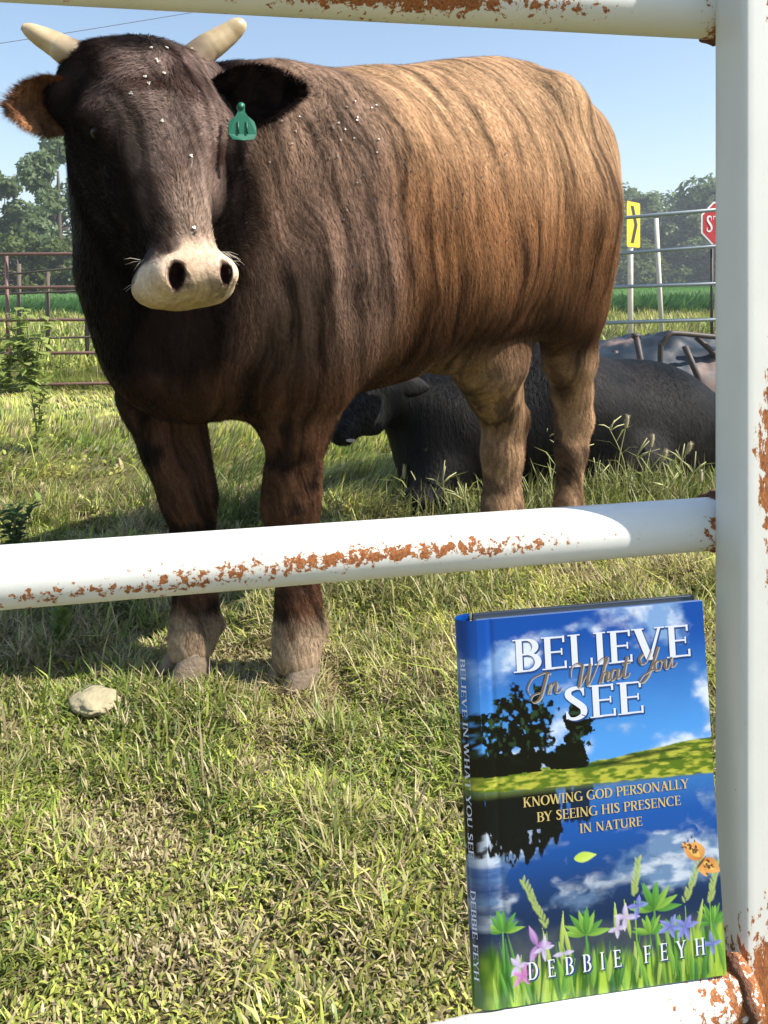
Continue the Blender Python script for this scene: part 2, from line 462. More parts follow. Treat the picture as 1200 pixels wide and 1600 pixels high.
st = np.array([ # x, top, bottom, halfwidth
 (-.75,1.16,1.02,.05),(-.71,1.25,.93,.13),(-.63,1.335,.83,.17),(-.51,1.402,.75,.212),(-.38,1.428,.70,.242),(-.25,1.412,.665,.270),(-.12,1.382,.62,.300),
 (0,1.348,.588,.308),(.12,1.315,.562,.306),(.25,1.287,.547,.292),(.40,1.262,.535,.262),(.55,1.235,.535,.222),(.68,1.19,.60,.165),(.78,1.12,.70,.09)])
def torso(p):
    x = np.clip(p[:,0], -.75, .78)
    top, bot, w = (np.interp(x, st[:,0], st[:,i]) for i in (1,2,3))
    c = (top+bot)/2; hh = (top-bot)/2
    n = 2.35
    # spine ridge: narrower towards the top
    zz = (p[:,2]-c)/hh
    wq = w*(1-.20*np.clip(zz,0,1)**2)
    q = (np.abs(p[:,1]/wq)**n+np.abs(zz)**n)**(1/n)
    d = (q-1)*np.minimum(w, hh)*.92
    ex = np.maximum(p[:,0]-.78, -.75-p[:,0])
    return smax(d, ex, .05)
RFc = [((.50,-.165,.84),.125), (PL(252,610,1.67),.086), (PL(276,700,1.64),.063), (PL(288,745,1.625),.052), (PL(295,782,1.62),.051), (PL(302,835,1.62),.038), (PL(306,930,1.615),.0385), (PL(305,972,1.61),.0425), (PL(299,1003,1.60),.038), (PL(295,1016,1.595),.036)]
LFc = [((.42,.165,.82),.13), (PL(478,585,1.545),.086), (PL(466,665,1.555),.066), (PL(458,745,1.57),.054), (PL(456,792,1.572),.0535), (PL(461,845,1.575),.040), (PL(465,930,1.575),.040), (PL(467,978,1.572),.044), (PL(465,1012,1.565),.039), (PL(462,1026,1.558),.037)]
RHc = [((-.36,-.15,.95),.17), (PL(762,560,2.10),.105), (PL(772,610,2.17),.078), (PL(789,655,2.235),.066), (PL(786,705,2.225),.057), (PL(784,790,2.215),.052), (PL(784,830,2.21),.056), (PL(781,858,2.20),.054)]
LHc = [((-.45,.12,.98),.16), (PL(886,480,2.22),.106), (PL(890,560,2.29),.074), (PL(893,610,2.345),.056), (PL(896,655,2.365),.052), (PL(892,705,2.35),.041), (PL(888,785,2.34),.042), (PL(889,818,2.335),.048), (PL(889,838,2.33),.049)]
def bull_sdf(p):
    d = torso(p)
    for s in (1,-1):
        d = smin(d, ell(p, (-.41,.128*s,.98), (.19,.108,.32)), .10)       # thigh
        d = smin(d, ell(p, (-.58,.095*s,1.12), (.11,.095,.17)), .10)        # buttock
        d = smin(d, ell(p, (-.36,.175*s,1.275), (.07,.04,.05)), .10)      # hook bone
        d = smin(d, ell(p, (.36,.185*s,.93), (.17,.095,.27)), .10)        # shoulder
    # neck, crest and brisket
    nb_ = H(0,-.10,.08)
    d = smin(d, cone(p, (.46,0,1.0), (.68,.05,.98), .225, .165), .10)
    d = smin(d, cone(p, (.60,.01,1.03), nb_, .165, .125), .08)
    d = smin(d, ell(p, (.715,.05,.87), (.140,.120,.275)), .08)
    d = smin(d, ell(p, (.63,.01,.68), (.14,.115,.14)), .08)
    d = smin(d, cone(p, (.74,.03,.80), (.77,.09,.63), .10, .035), .05)    # dewlap
    for ch, k in ((RFc,.07),(LFc,.07),(RHc,.07),(LHc,.08)):
        d = smin(d, chain(p, ch, .035), k)
    # tendons behind cannon bones, dew claws
    for f in (RFc, LFc):
        f7 = np.asarray(f[7][0])
        for s in (1,-1): d = smin(d, ell(p, f7+np.array([-.045,.018*s,-.012]), (.016,.013,.018)), .012)
    # elbow skin fold and flank fold
    d = smin(d, cone(p, PL(515,470,1.50), PL(533,548,1.53), .022, .016), .05)
    d = smin(d, cone(p, PL(765,505,1.93), PL(822,492,2.03), .028, .022), .05)
    d = smin(d, cone(p, PL(700,548,1.90), PL(735,540,1.98), .05, .03), .06)
    # head
    e = ell(p, H(0,-.045,.06), (.104,.095,.098), RH_)
    e = smin(e, ell(p, H(0,.012,.13), (.098,.058,.112), RH_), .05)
    e = smin(e, cone(p, H(0,-.008,.15), H(0,.002,.36), .080, .043), .05)
    e = smin(e, ell(p, H(0,-.095,.20), (.082,.085,.125), RH_), .06)
    e = smin(e, cone(p, H(0,-.125,.22), H(0,-.058,.385), .062, .046), .05)
    e = smin(e, ell(p, H(0,-.014,.424), (.062,.050,.040), RH_), .03)
    e = smin(e, ell(p, H(0,-.060,.432), (.050,.040,.028), RH_), .02)       # chin, lower lip
    for s in (1,-1):
        e = smin(e, ell(p, H(.098*s,-.012,.135), (.030,.036,.034), RH_), .03)   # brow
        e = smin(e, ell(p, H(.070*s,-.045,.235), (.022,.03,.07), RH_), .03)     # cheek bone
        e = smin(e, ell(p, H(.007+.036*s,.006,.442), (.029,.027,.026), RH_), .016)
        e = smin(e, ell(p, H(.042*s,-.036,.436), (.036,.034,.030), RH_), .02)    # upper lip    # nostril wing
        e = smin(e, ell(p, H(.112*s,-.055,.050), (.050,.036,.036), RH_), .03)    # ear root
        e = smin(e, ell(p, H(.085*s,-.035,-.005), (.045,.036,.036), RH_), .03)   # horn root
    e = smin(e, ell(p, H(0,-.03,-.010), (.098,.05,.040), RH_), .03)          # poll
    for s in (1,-1):
        e = smax(e, -ell(p, H(.011+.036*s,.022,.450), (.0125 if s < 0 else .010,.026,.019), RH_), .006)
        e = smax(e, -ell(p, H(.113*s,.0,.160), (.016,.018,.012), RH_), .008)      # eye opening
        e = smax(e, -cone(p, H(.060*s,-.058,.418), H(.082*s,-.075,.35), .006, .004), .008)    # mouth line
    e = smax(e, -cone(p, H(-.045,-.040,.458), H(.045,-.040,.458), .0045, .0045), .006)
    d = smin(d, e, .045)
    # skin: slow lumps, folds on the neck, faint ribs
    x, y, z = p[:,0], p[:,1], p[:,2]
    d = d+.0035*np.sin(9*x+2*np.sin(5*z))*np.sin(8*z+1.3+3*y)+.0022*np.sin(23*x+4*y)*np.sin(19*z+2)
    nk = np.exp(-((x-.50)/.10)**2)*np.exp(-((z-.95)/.25)**2)
    d = d+nk*.006*np.sin(62*(x+.10*z+.02*np.sin(12*z)))
    rb = np.exp(-((x-.02)/.22)**2)*np.exp(-((z-.85)/.16)**2)
    d = d+rb*.0025*np.sin(46*(x+.35*z))
    return np.maximum(d, -p[:,2]+.012)
V, Q = isosurface(bull_sdf, (-.95,-.48,-.02), (1.02,.62,1.52), .0078)
V_bull, Q_bull = V, Q
# parts of the surface that belong together
VN, _ = vnormals(V, Q)
def head_coords(V):
    q = V-poll; return q@hl, q@hn, (q@ha)*.44/HL
def coat_color(V, Nn):
    x, y, z = V[:,0], V[:,1], V[:,2]
    l, n, a = head_coords(V)
    nz = fbm(V*6.0, 3, 2); nz2 = fbm(V*18.0, 3, 8)
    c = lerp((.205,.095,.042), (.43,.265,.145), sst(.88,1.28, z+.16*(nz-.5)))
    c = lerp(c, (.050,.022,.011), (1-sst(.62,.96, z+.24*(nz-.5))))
    c = lerp(c, (.30,.185,.105), .75*sst(-.50,-.72,x)*sst(.75,.9,z)*(1-sst(1.15,1.3,z)))
    # shoulder grey brown; dark chest and throat painted near-black for their shade
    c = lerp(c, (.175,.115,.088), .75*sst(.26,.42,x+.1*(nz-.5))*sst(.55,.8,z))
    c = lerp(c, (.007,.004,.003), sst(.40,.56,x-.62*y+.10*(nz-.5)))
    # legs; foreleg sides away from the sun painted darker as shade
    leg = 1-sst(.52,.66,z+.10*(nz-.5))
    front = x > .15
    c = lerp(c, (.085,.040,.022), leg*front)
    c = lerp(c, (.018,.010,.007), leg*front*sst(.42,.58,nz2+.06*(z < .36)-.25*(y-np.where(y>0,.10,-.09))*6))
    c = lerp(c, (.34,.205,.115), leg*(~front)*sst(.30,.5,nz+.1))
    c = lerp(c, (.10,.06,.04), leg*(~front)*sst(.5,.62,nz2)*.8)
    c = lerp(c, (.36,.255,.165), (1-sst(.085,.14,z+.07*(nz2-.5)))*.9*sst(.38,.56,nz2+.12))
    # head; sides turned from the sun painted near-black, sunlit front and bridge lightened
    hd = sst(.13,.07,np.abs(l)-.06)*sst(-.17,-.11,n)*sst(-.10,-.05,a)*(a < .52)
    hc = lerp((.060,.034,.027), (.215,.150,.125), sst(.34,.62,nz2)*.9)
    hc = lerp(hc, (.012,.010,.009), sst(.075,.03,np.sqrt((l+.02)**2+(a+.005)**2))*.9)
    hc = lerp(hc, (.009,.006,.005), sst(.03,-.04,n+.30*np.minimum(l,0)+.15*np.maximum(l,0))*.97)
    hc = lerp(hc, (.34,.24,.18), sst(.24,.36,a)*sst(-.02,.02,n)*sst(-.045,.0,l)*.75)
    c = lerp(c, hc, hd)
    mz = sst(.374,.412,a-.25*n+.10*(nz2-.5)+.05*(fbm(V*60,2,15)-.5)-.030*sst(.02,.07,-l))*hd
    c = lerp(c, (.62,.49,.36), mz)
    c = lerp(c, (.47,.34,.22), mz*sst(.48,.62,fbm(V*34,3,14))*.8); c = lerp(c, (.58,.37,.26), mz*sst(.02,.045,n)*.6); c = lerp(c, (.50,.36,.20), mz*sst(-.01,-.035,n)*sst(.42,.45,a)*.8)
    for s_ in (1,-1):
        dn_ = np.sqrt(((l-.011-.036*s_)/(.0155 if s_ < 0 else .0125))**2+((a-.450)/.023)**2); c = lerp(c, (.030,.012,.010), sst(1.0,.75,dn_)*(n>-.02)*mz)
    return c
def face_dir(V):
    l, n, a = head_coords(V)
    inh = sst(.13,.07,np.abs(l)-.06)*sst(-.17,-.11,n)*sst(-.10,-.05,a)
    f = np.zeros_like(V); f[:,0] = -.55; f[:,2] = -1.0
    up = sst(1.2,1.4,V[:,2]); f[:,1] += np.sign(V[:,1])*up*.8; f[:,0] -= .3*up
    f = f*(1-inh)[:,None]+(ha*.3-ha*1.2*sst(.1,.3,a)[:,None]+ hl*(l/(np.abs(l)+.03))[:,None]*.8)*inh[:,None]
    return f
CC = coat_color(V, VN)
def coat_material(name, stripe=1.0, hair=False):
    m, nt, b = newmat(name)
    a = N(nt, 'ShaderNodeAttribute', _attribute_name='col'); tc = N(nt, 'ShaderNodeTexCoord')
    sx = N(nt, 'ShaderNodeSeparateXYZ'); nt.links.new(tc.outputs['Object'], sx.inputs[0])
    w = N(nt, 'ShaderNodeTexNoise', Scale=3.0, Detail=3.0); nt.links.new(tc.outputs['Object'], w.inputs['Vector'])
    # stripes run from the spine down and a little backwards
    u = math_(nt, 'MULTIPLY_ADD', sx.outputs['Z'], -.22, sx.outputs['X']); u = math_(nt, 'MULTIPLY_ADD', w.outputs['Fac'], .16, u)
    cb = N(nt, 'ShaderNodeCombineXYZ'); nt.links.new(math_(nt,'MULTIPLY',u,30.), cb.inputs[0]); nt.links.new(math_(nt,'MULTIPLY',sx.outputs['Z'],3.4), cb.inputs[2]); nt.links.new(math_(nt,'MULTIPLY',sx.outputs['Y'],5.), cb.inputs[1])
    s1 = N(nt, 'ShaderNodeTexNoise', Scale=1.0, Detail=5.0, Roughness=.62); nt.links.new(cb.outputs[0], s1.inputs['Vector'])
    mp = N(nt, 'ShaderNodeMapping'); mp.inputs['Scale'].default_value = (5,3,3); nt.links.new(cb.outputs[0], mp.inputs['Vector'])
    s2 = N(nt, 'ShaderNodeTexNoise', Scale=1.0, Detail=5.0, Roughness=.7); nt.links.new(mp.outputs[0], s2.inputs['Vector'])
    f1 = ramp(nt, s1.outputs['Fac'], [(.36,.30),(.45,.72),(.54,1.05),(.68,1.32)])
    f2 = ramp(nt, s2.outputs['Fac'], [(.3,.62),(.5,.98),(.7,1.30)])
    sr = N(nt, 'ShaderNodeSeparateColor'); nt.links.new(a.outputs['Color'], sr.inputs[0])
    fs = ramp(nt, sr.outputs[0], [(.44,stripe),(.56,stripe*.12)])
    c = mixc(nt, fs, a.outputs['Color'], f1, 'MULTIPLY'); c = mixc(nt, fs, c, f2, 'MULTIPLY')
    mo = N(nt, 'ShaderNodeTexNoise', Scale=130.0, Detail=4.0, Roughness=.7); nt.links.new(tc.outputs['Object'], mo.inputs['Vector'])
    c = mixc(nt, 1.0, c, ramp(nt, mo.outputs['Fac'], [(.3,.72),(.7,1.22)]), 'MULTIPLY')
    nt.links.new(c, b.inputs['Base Color']); b.inputs['Roughness'].default_value = .55; b.inputs['Specular IOR Level'].default_value = .0 if hair else .05
    bp = N(nt, 'ShaderNodeBump', Strength=.6, Distance=.004); nt.links.new(math_(nt,'MULTIPLY_ADD',mo.outputs['Fac'],.7,math_(nt,'MULTIPLY',s2.outputs['Fac'],fs)), bp.inputs['Height'])
    if not hair: nt.links.new(bp.outputs[0], b.inputs['Normal'])
    return m
M_coat = coat_material('brindle_coat'); M_hair = coat_material('brindle_hair', hair=True)
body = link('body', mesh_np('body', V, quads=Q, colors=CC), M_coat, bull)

def hair_mesh(V, Q, Nv, colfn, dirfn, count, ln, wd, lift, keep=None, jit=.35, seed=1):
    r = np.random.default_rng(seed)
    T = np.concatenate([Q[:,[0,1,2]], Q[:,[0,2,3]]])
    A = np.linalg.norm(np.cross(V[T[:,1]]-V[T[:,0]], V[T[:,2]]-V[T[:,0]]), axis=1)
    if keep is not None: A = A*keep(V[T].mean(1))
    t = r.choice(len(T), count, p=A/A.sum())
    w = r.dirichlet((1,1,1), count)
    p = (V[T[t]]*w[:,:,None]).sum(1); n = (Nv[T[t]]*w[:,:,None]).sum(1); n /= np.linalg.norm(n,axis=1)[:,None]+1e-9
    f = dirfn(p)+r.normal(0, jit*.5, p.shape)+ (np.stack([fbm(p*9+k*5,2,20+k) for k in range(3)],1)-.5)*1.6*jit
    f -= n*(f*n).sum(1)[:,None]; f /= np.linalg.norm(f,axis=1)[:,None]+1e-9
    s = np.cross(n, f)
    L = (ln*r.uniform(.6,1.25,count))[:,None]; W = (wd*r.uniform(.7,1.3,count))[:,None]
    li = lift*r.uniform(.4,1.5,count)[:,None]
    b0 = p-n*.001; mid = p+f*L*.55+n*L*li*.65; tip = p+f*L+n*L*li
    VV = np.stack([b0-s*W, b0+s*W, mid+s*W*.8, mid-s*W*.8, tip], 1).reshape(-1,3)
    o = np.arange(count)*5
    q = np.stack([o,o+1,o+2,o+3],1); tr = np.stack([o+3,o+2,o+4],1)
    c = colfn(p, n)*r.uniform(.72,1.25,(count,1)); cc = np.repeat(c, 5, 0)
    return mesh_np('coat_hair', VV, tr, q, cc)
def keep_coat(p):
    l, n, a = head_coords(p); k = (p[:,2] > .07).astype(float)
    inh = (np.abs(l) < .19) & (n > -.17) & (a > -.1)
    k = np.where(inh & (a > .395), 0, k); k = np.where(inh & (a <= .395), 3.0, k)
    return k
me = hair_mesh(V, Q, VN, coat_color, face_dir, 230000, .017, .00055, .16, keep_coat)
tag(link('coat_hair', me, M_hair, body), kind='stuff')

# hooves: two claws each
M_hoof = plain('hoof_horn', (.17,.125,.085), .65, noise=.75, nscale=30, bump=.4, bscale=90)
def claw_mesh(side):
    V = []; nr, n = 9, 22
    for i in range(nr+1):
        t = i/nr; z = .058*t-.012
        Lf = .062*(1-.55*t); Lb = .040*(1-.10*t); w = .0265*(1-.16*t)*(1+.025*math.sin(t*22))
        for k in range(n):
            a = 2*math.pi*k/n; ca, sa = math.cos(a), math.sin(a)
            x = (Lf if ca > 0 else Lb)*(abs(ca)**.85)*math.copysign(1,ca)*(1+.02*math.sin(t*22))
            y = w*(abs(sa)**.75)*math.copysign(1,sa)
            if ca > 0: y = y*(1-.30*ca*ca)-side*.006*ca*ca
            V.append((x, y+side*.0275, z+(.010*ca*(t**2) if ca < 0 else -.008*ca*t)))
    Fc = [(i*n+k, i*n+(k+1)%n, (i+1)*n+(k+1)%n, (i+1)*n+k) for i in range(nr) for k in range(n)]
    Fc.append(tuple(range(n-1,-1,-1))); Fc.append(tuple(nr*n+k for k in range(n)))
    return V, Fc
for hp, yaw, sc in ((RFc[-1][0], .0, .92), (LFc[-1][0], .12, .92), (RHc[-1][0], 0, 1.0), (LHc[-1][0], 0, .95)):
    he = None
    for side in (1,-1):
        v, f = claw_mesh(side); me = pyd('hoof', v, f)
        o = link('hoof', me, M_hoof, bull); o.location = (hp[0]+.004, hp[1], .006); o.rotation_euler = (0,0,yaw+side*.10); o.scale = (sc,sc,sc)
# eyes
M_eye = plain('dark_eye', (.010,.006,.005), .22, spec=.3)
M_lid = plain('eyelid', (.025,.016,.013), .5)
for s in (1,-1):
    bm = bmesh.new(); bmesh.ops.create_uvsphere(bm, u_segments=24, v_segments=14, radius=.016); me = bpy.data.meshes.new('eye'); bm.to_mesh(me); bm.free()
    e = link('eye', me, M_eye, bull); e.location = tuple(H(.094*s,-.008,.160))
# horns
M_horn, nt, b = newmat('horn'); tc = N(nt,'ShaderNodeTexCoord'); n1 = N(nt,'ShaderNodeTexNoise',Scale=22.,Detail=6.); nt.links.new(tc.outputs['Object'],n1.inputs['Vector'])
at = N(nt,'ShaderNodeAttribute',_attribute_name='col')
nt.links.new(mixc(nt, .8, at.outputs['Color'], ramp(nt,n1.outputs['Fac'],[(.3,(.55,.5,.42)),(.6,(1,1,1))]), 'MULTIPLY'), b.inputs['Base Color']); b.inputs['Roughness'].default_value = .42
bp = N(nt,'ShaderNodeBump',Strength=.3,Distance=.004); nt.links.new(n1.outputs['Fac'],bp.inputs['Height']); nt.links.new(bp.outputs[0],b.inputs['Normal'])
for pts, rs in (([H(-.060,-.035,-.004), PL(112,84,1.27), PL(88,70,1.265), PL(62,56,1.255), PL(44,46,1.25), PL(34,41,1.245)], [.030,.0255,.0215,.017,.0115,.005]),
                ([H(.060,-.035,-.004), PL(318,80,1.37), PL(338,66,1.375), PL(358,52,1.38), PL(373,39,1.38), PL(379,31,1.38)], [.032,.0265,.0235,.020,.0155,.008])):
    S = spline(np.array([list(p)+[r] for p, r in zip(pts, rs)]), 6)
    mb = MB(); mb.tube(S[:,:3], list(S[:,3]*(1+.012*np.sin(np.arange(len(S))*2.1+np.arange(len(S))**2*.3))), 20)
    me = pyd('horn', mb.v, mb.f); t = np.repeat(np.linspace(0,1,len(S)),20)
    c = lerp((.27,.20,.13), (.58,.45,.27), sst(.15,.4,t)); c = lerp(c, (.40,.28,.16), sst(.90,1.0,t)*.5)
    a = me.color_attributes.new('col','FLOAT_COLOR','POINT'); c4 = np.ones((len(t),4),np.float32); c4[:,:3] = c; a.data.foreach_set('color', c4.ravel())
    link('horn', me, M_horn, bull)
# ears: a cupped leaf with a rolled rim
def ear(base, tip, across, width, depth, cin, cout, curl=1.0, seed=0):
    base = np.asarray(base); tip = np.asarray(tip); ax = tip-base; L = np.linalg.norm(ax); ax /= L
    across = np.asarray(across, float); across -= ax*np.dot(across,ax); across /= np.linalg.norm(across); nrm = np.cross(ax, across)   # opening faces nrm
    nu, nv = 36, 28; thick = .0055
    Vs = {0:[],1:[]}; 
    for side in (0,1):
        for i in range(nu+1):
            t = i/nu
            w = width*.5*(math.sin(math.pi*min(1,(t*.88+.12)))**.62)*(1-.12*t)
            w = max(w, .002)
            for j in range(nv+1):
                s = -1+2*j/nv
                dep = depth*(1-abs(s)**2.2)*math.sin(math.pi*min(1,.16+t*.84))**.7
                q = base+ax*(t*L)+across*(w*s*(1-.06*curl*abs(s)))-nrm*(dep)+nrm*(.010*curl*math.sin(3.1*t+seed)*s)
                if side: q = q-nrm*thick*(1-s*s)**.5-nrm*.0015
                Vs[side].append(q)
    V0 = np.array(Vs[0]+Vs[1]); m = (nu+1)*(nv+1); I = np.arange(m).reshape(nu+1,nv+1)
    Qa = np.stack([I[:-1,:-1],I[1:,:-1],I[1:,1:],I[:-1,1:]],-1).reshape(-1,4); Qb = Qa[:,::-1]+m
    rim = list(I[:,0])+list(I[-1,1:])+list(I[::-1,-1][1:])+list(I[0,::-1][1:-1]); rim = np.array(rim); r2 = np.roll(rim,-1)
    Qr = np.stack([rim, rim+m, r2+m, r2],1)
    Qs = np.concatenate([Qa,Qb,Qr])
    Nn, _ = vnormals(V0, Qs)
    nz = fbm(V0*40,3,seed)
    C = np.where((np.arange(2*m) < m)[:,None], lerp(cin[0],cin[1],sst(.35,.65,nz)), lerp(cout[0],cout[1],sst(.35,.65,nz)))
    me = mesh_np('ear', V0, quads=Qs, colors=C)
    o = link('ear', me, M_hair, bull)
    # hair fringe inside and along the rim
    r = np.random.default_rng(seed+5); nh = 9000
    k = r.integers(0, 2*m, nh); rimk = rim[r.integers(0,len(rim),nh//3)]; k[:nh//3] = rimk
    p = V0[k]+r.normal(0,.0015,(nh,3)); n = Nn[k]
    f = ax*.9+r.normal(0,.35,(nh,3)); f[:nh//3] += (across*np.sign((p[:nh//3]-base)@across)[:,None])*.8+ax*.2
    f /= np.linalg.norm(f,axis=1)[:,None]; sdir = np.cross(f, n+1e-3); sdir /= np.linalg.norm(sdir,axis=1)[:,None]+1e-9
    Lh = r.uniform(.008,.020,nh)[:,None]; tipp = p+f*Lh+n*Lh*.25
    VV = np.stack([p-sdir*.0005,p+sdir*.0005,tipp],1).reshape(-1,3); tr = np.arange(nh*3).reshape(-1,3)
    cc = np.repeat(C[k]*r.uniform(.7,1.2,(nh,1)),3,0)
    tag(link('ear_hair', mesh_np('ear_hair', VV, tr, None, cc), M_hair, o), kind='stuff')
    return o
dn = Rb.T@np.array([0,0,-1.])
# animal's left ear (picture right), open towards the camera and downwards; dark lining painted near-black for shade
eb, et = PL(326,160,1.31), PL(470,142,1.275)
ear(eb, et, Rb.T@np.array([.12,.0,1.]), .120, .042, ((.010,.006,.005),(.025,.015,.012)), ((.10,.06,.045),(.05,.03,.022)), 1., 3)
# animal's right ear (picture left), drooping, seen half from the front
eb2, et2 = PL(126,160,1.27), PL(19,172,1.225)
ear(eb2, et2, Rb.T@np.array([.25,.55,-1.]), .104, .028, ((.30,.145,.065),(.16,.075,.04)), ((.19,.10,.062),(.12,.062,.04)), 1.4, 11)
# ear tag
tagm = plain('green_tag_plastic', (.003,.115,.062), .42, noise=.15, nscale=40)
outl = [(-.006,.0),(-.006,-.008),(-.010,-.014),(-.020,-.022),(-.0225,-.030),(-.0225,-.042),(-.017,-.050),(0,-.052),(.017,-.050),(.0225,-.042),(.0225,-.030),(.020,-.022),(.010,-.014),(.006,-.008),(.006,0)]
def tag_part():
    c = PL(376,168,1.235); a1 = Rb.T@np.array([.93,.37,.06]); a1 /= np.linalg.norm(a1); a2 = Rb.T@np.array([.03,.10,1.]); a2 -= a1*np.dot(a1,a2); a2 /= np.linalg.norm(a2); a3 = np.cross(a1,a2)
    n = len(outl); V = []
    for s in (-1,1):
        for (x,y) in outl: V.append(c+a1*(x)+a2*(y*1.05)+a3*(.0011*s+.003*math.cos(x*70)))
    Fc = [tuple(range(n)), tuple(range(2*n-1,n-1,-1))]+[(i,(i+1)%n,n+(i+1)%n,n+i) for i in range(n)]
    o = link('ear_tag', pyd('ear_tag',V,Fc), tagm, bull, smooth=False)
    mb = MB(); mb.tube([c-a3*.006+a2*.001, c+a3*.006+a2*.001], .006, 14); mb.build('tag_button', tagm, o)
    for s in (-.007,.007):
        mb = MB(); mb.box(c+a1*s+a2*-.034+a3*.0035, (.0012,.010,.0006), np.stack([a1,a2,a3],1)); mb.build('tag_ridge', plain('tag_dark_ridge',(.002,.06,.035),.5), o)
tag_part()
# tail
tl = spline([(-.69,.0,1.21),(-.73,-.05,1.12),(-.70,-.14,.95),(-.60,-.19,.78),(-.55,-.20,.66)], 6)
mb = MB(); mb.tube(tl, list(np.linspace(.035,.014,len(tl))), 14)
me = pyd('tail', mb.v, mb.f); a = me.color_attributes.new('col','FLOAT_COLOR','POINT'); a.data.foreach_set('color', np.tile(np.array([.2,.11,.06,1],np.float32), len(me.vertices))); tl_o = link('tail', me, M_hair, bull)
mb = MB()
for k in range(90):
    e0 = np.array(tl[-1])+rng.normal(0,.008,3)+np.array([0,0,.03]); mb.tube([e0, e0+np.array([rng.normal(0,.02),rng.normal(0,.02),-.12]), e0+np.array([rng.normal(0,.03),rng.normal(0,.03),-.26])], [.003,.003,.001], 4)
mb.build('tail_switch', plain('tail_hair',(.02,.014,.011),.6), tl_o)
# whiskers
mb = MB()
for k in range(30):
    s = random.choice((1,1,-1)); p0 = H(.060*s+random.uniform(-.008,.006), random.uniform(-.055,.01), random.uniform(.385,.435))
    d = hl*s*random.uniform(.5,1)+hn*random.uniform(-.3,.5)+ha*random.uniform(-.1,.7); d /= np.linalg.norm(d); L = random.uniform(.015,.032)
    mb.tube([p0, p0+d*L*.6, p0+d*L+ha*.004], [.00032,.00026,.0001], 4)
tag(mb.build('whiskers', plain('whisker',(.55,.5,.42),.5), bull), kind='stuff')
# ------------------------------------------------------------------ black cow lying behind the bull
def black_coat(name):
    m, nt, b = newmat(name); tc = N(nt,'ShaderNodeTexCoord'); a = N(nt,'ShaderNodeAttribute',_attribute_name='col')
    mp = N(nt,'ShaderNodeMapping'); mp.inputs['Scale'].default_value = (34,34,9); nt.links.new(tc.outputs['Object'],mp.inputs['Vector'])
    n1 = N(nt,'ShaderNodeTexNoise',Scale=1.5,Detail=6.,Roughness=.7); nt.links.new(mp.outputs[0],n1.inputs['Vector'])
    nt.links.new(mixc(nt,.8,a.outputs['Color'],ramp(nt,n1.outputs['Fac'],[(.3,.5),(.5,1.),(.75,1.7)]),'MULTIPLY'), b.inputs['Base Color'])
    b.inputs['Roughness'].default_value = .5; b.inputs['Specular IOR Level'].default_value = .10
    bp = N(nt,'ShaderNodeBump',Strength=.6,Distance=.01); nt.links.new(n1.outputs['Fac'],bp.inputs['Height']); nt.links.new(bp.outputs[0],b.inputs['Normal'])
    return m
M_black = black_coat('black_coat')
CM = PG(860, 770)
cow = empty('black_cow', tuple(CM)); tag(cow, 'black cow lying in the grass behind the brown bull', 'cow')
def PC(px,py,Y): return P(px,py,Y)-CM
ch0, ch1 = PC(584,612,2.74), PC(536,676,2.62)
def cow_sdf(p):
    d = cone(p, PC(700,680,2.95), PC(850,650,3.12), .215, .285)
    d = smin(d, cone(p, PC(850,650,3.12), PC(1010,672,3.32), .285, .275), .10)
    d = smin(d, cone(p, PC(1010,672,3.32), PC(1150,705,3.5), .275, .20), .10)
    d = smin(d, ell(p, PC(800,590,3.1), (.20,.15,.16)), .10)
    d = smin(d, cone(p, PC(690,650,2.92), PC(612,622,2.84), .19, .10), .10)      # neck
    d = smin(d, ell(p, PC(668,730,2.84), (.11,.14,.17)), .08)                     # brisket
    d = smin(d, cone(p, PC(690,745,2.75), PC(650,785,2.62), .075, .05), .06)      # folded fore leg
    d = smin(d, cone(p, PC(650,785,2.62), PC(720,800,2.62), .045, .035), .03)
    d = smin(d, cone(p, PC(990,730,3.02), PC(900,770,2.93), .13, .07), .08)       # folded hind leg
    d = smin(d, cone(p, PC(900,770,2.93), PC(990,785,2.90), .05, .035), .04)
    e = cone(p, ch0, (ch0+ch1)/2, .088, .066); e = smin(e, cone(p, (ch0+ch1)/2, ch1, .064, .052), .03)
    e = smin(e, ell(p, ch0*.5+ch1*.5+np.array([.045,.03,-.02]), (.06,.06,.07)), .05)
    e = smin(e, ell(p, ch1+np.array([-.008,-.012,.01]), (.052,.048,.04)), .02)
    for s in (1,-1):
        e = smin(e, ell(p, ch0*.62+ch1*.38+np.array([.075*s-.005,-.03+.03*s,.025]), (.022,.024,.022)), .02)
        e = smax(e, -ell(p, ch1+np.array([.024*s-.014,-.052+.004*s,.014]), (.010,.02,.008)), .006)
    d = smin(d, e, .05)
    x,y,z = p[:,0],p[:,1],p[:,2]
    d = d+.006*np.sin(9*x+2*np.sin(5*z))*np.sin(8*z+1.3+3*y)
    d = d+.004*np.sin(30*(x+.3*z))*np.exp(-((x-.1)/.25)**2)
    return np.maximum(d, -(p[:,2]-.005))
v, q = isosurface(cow_sdf, (-1.25,-.75,-.03), (1.75,.9,.78), .014)
cn = fbm(v*5,3,4); cl = lerp((.003,.0027,.0027),(.014,.0115,.0105),sst(.35,.65,cn)*sst(-.5,.3,v[:,0]))  # black coat; shade painted in towards the left, greyer on the lit right
hw = v+CM
dd = np.linalg.norm(v-(ch0*.35+ch1*.65),axis=1); cl = lerp(cl,(.035,.035,.037),sst(.15,.08,dd)*.8)  # grey sheen painted over the face
link('body', mesh_np('cow_body', v, quads=q, colors=cl), M_black, cow)
nv, _ = vnormals(v,q)
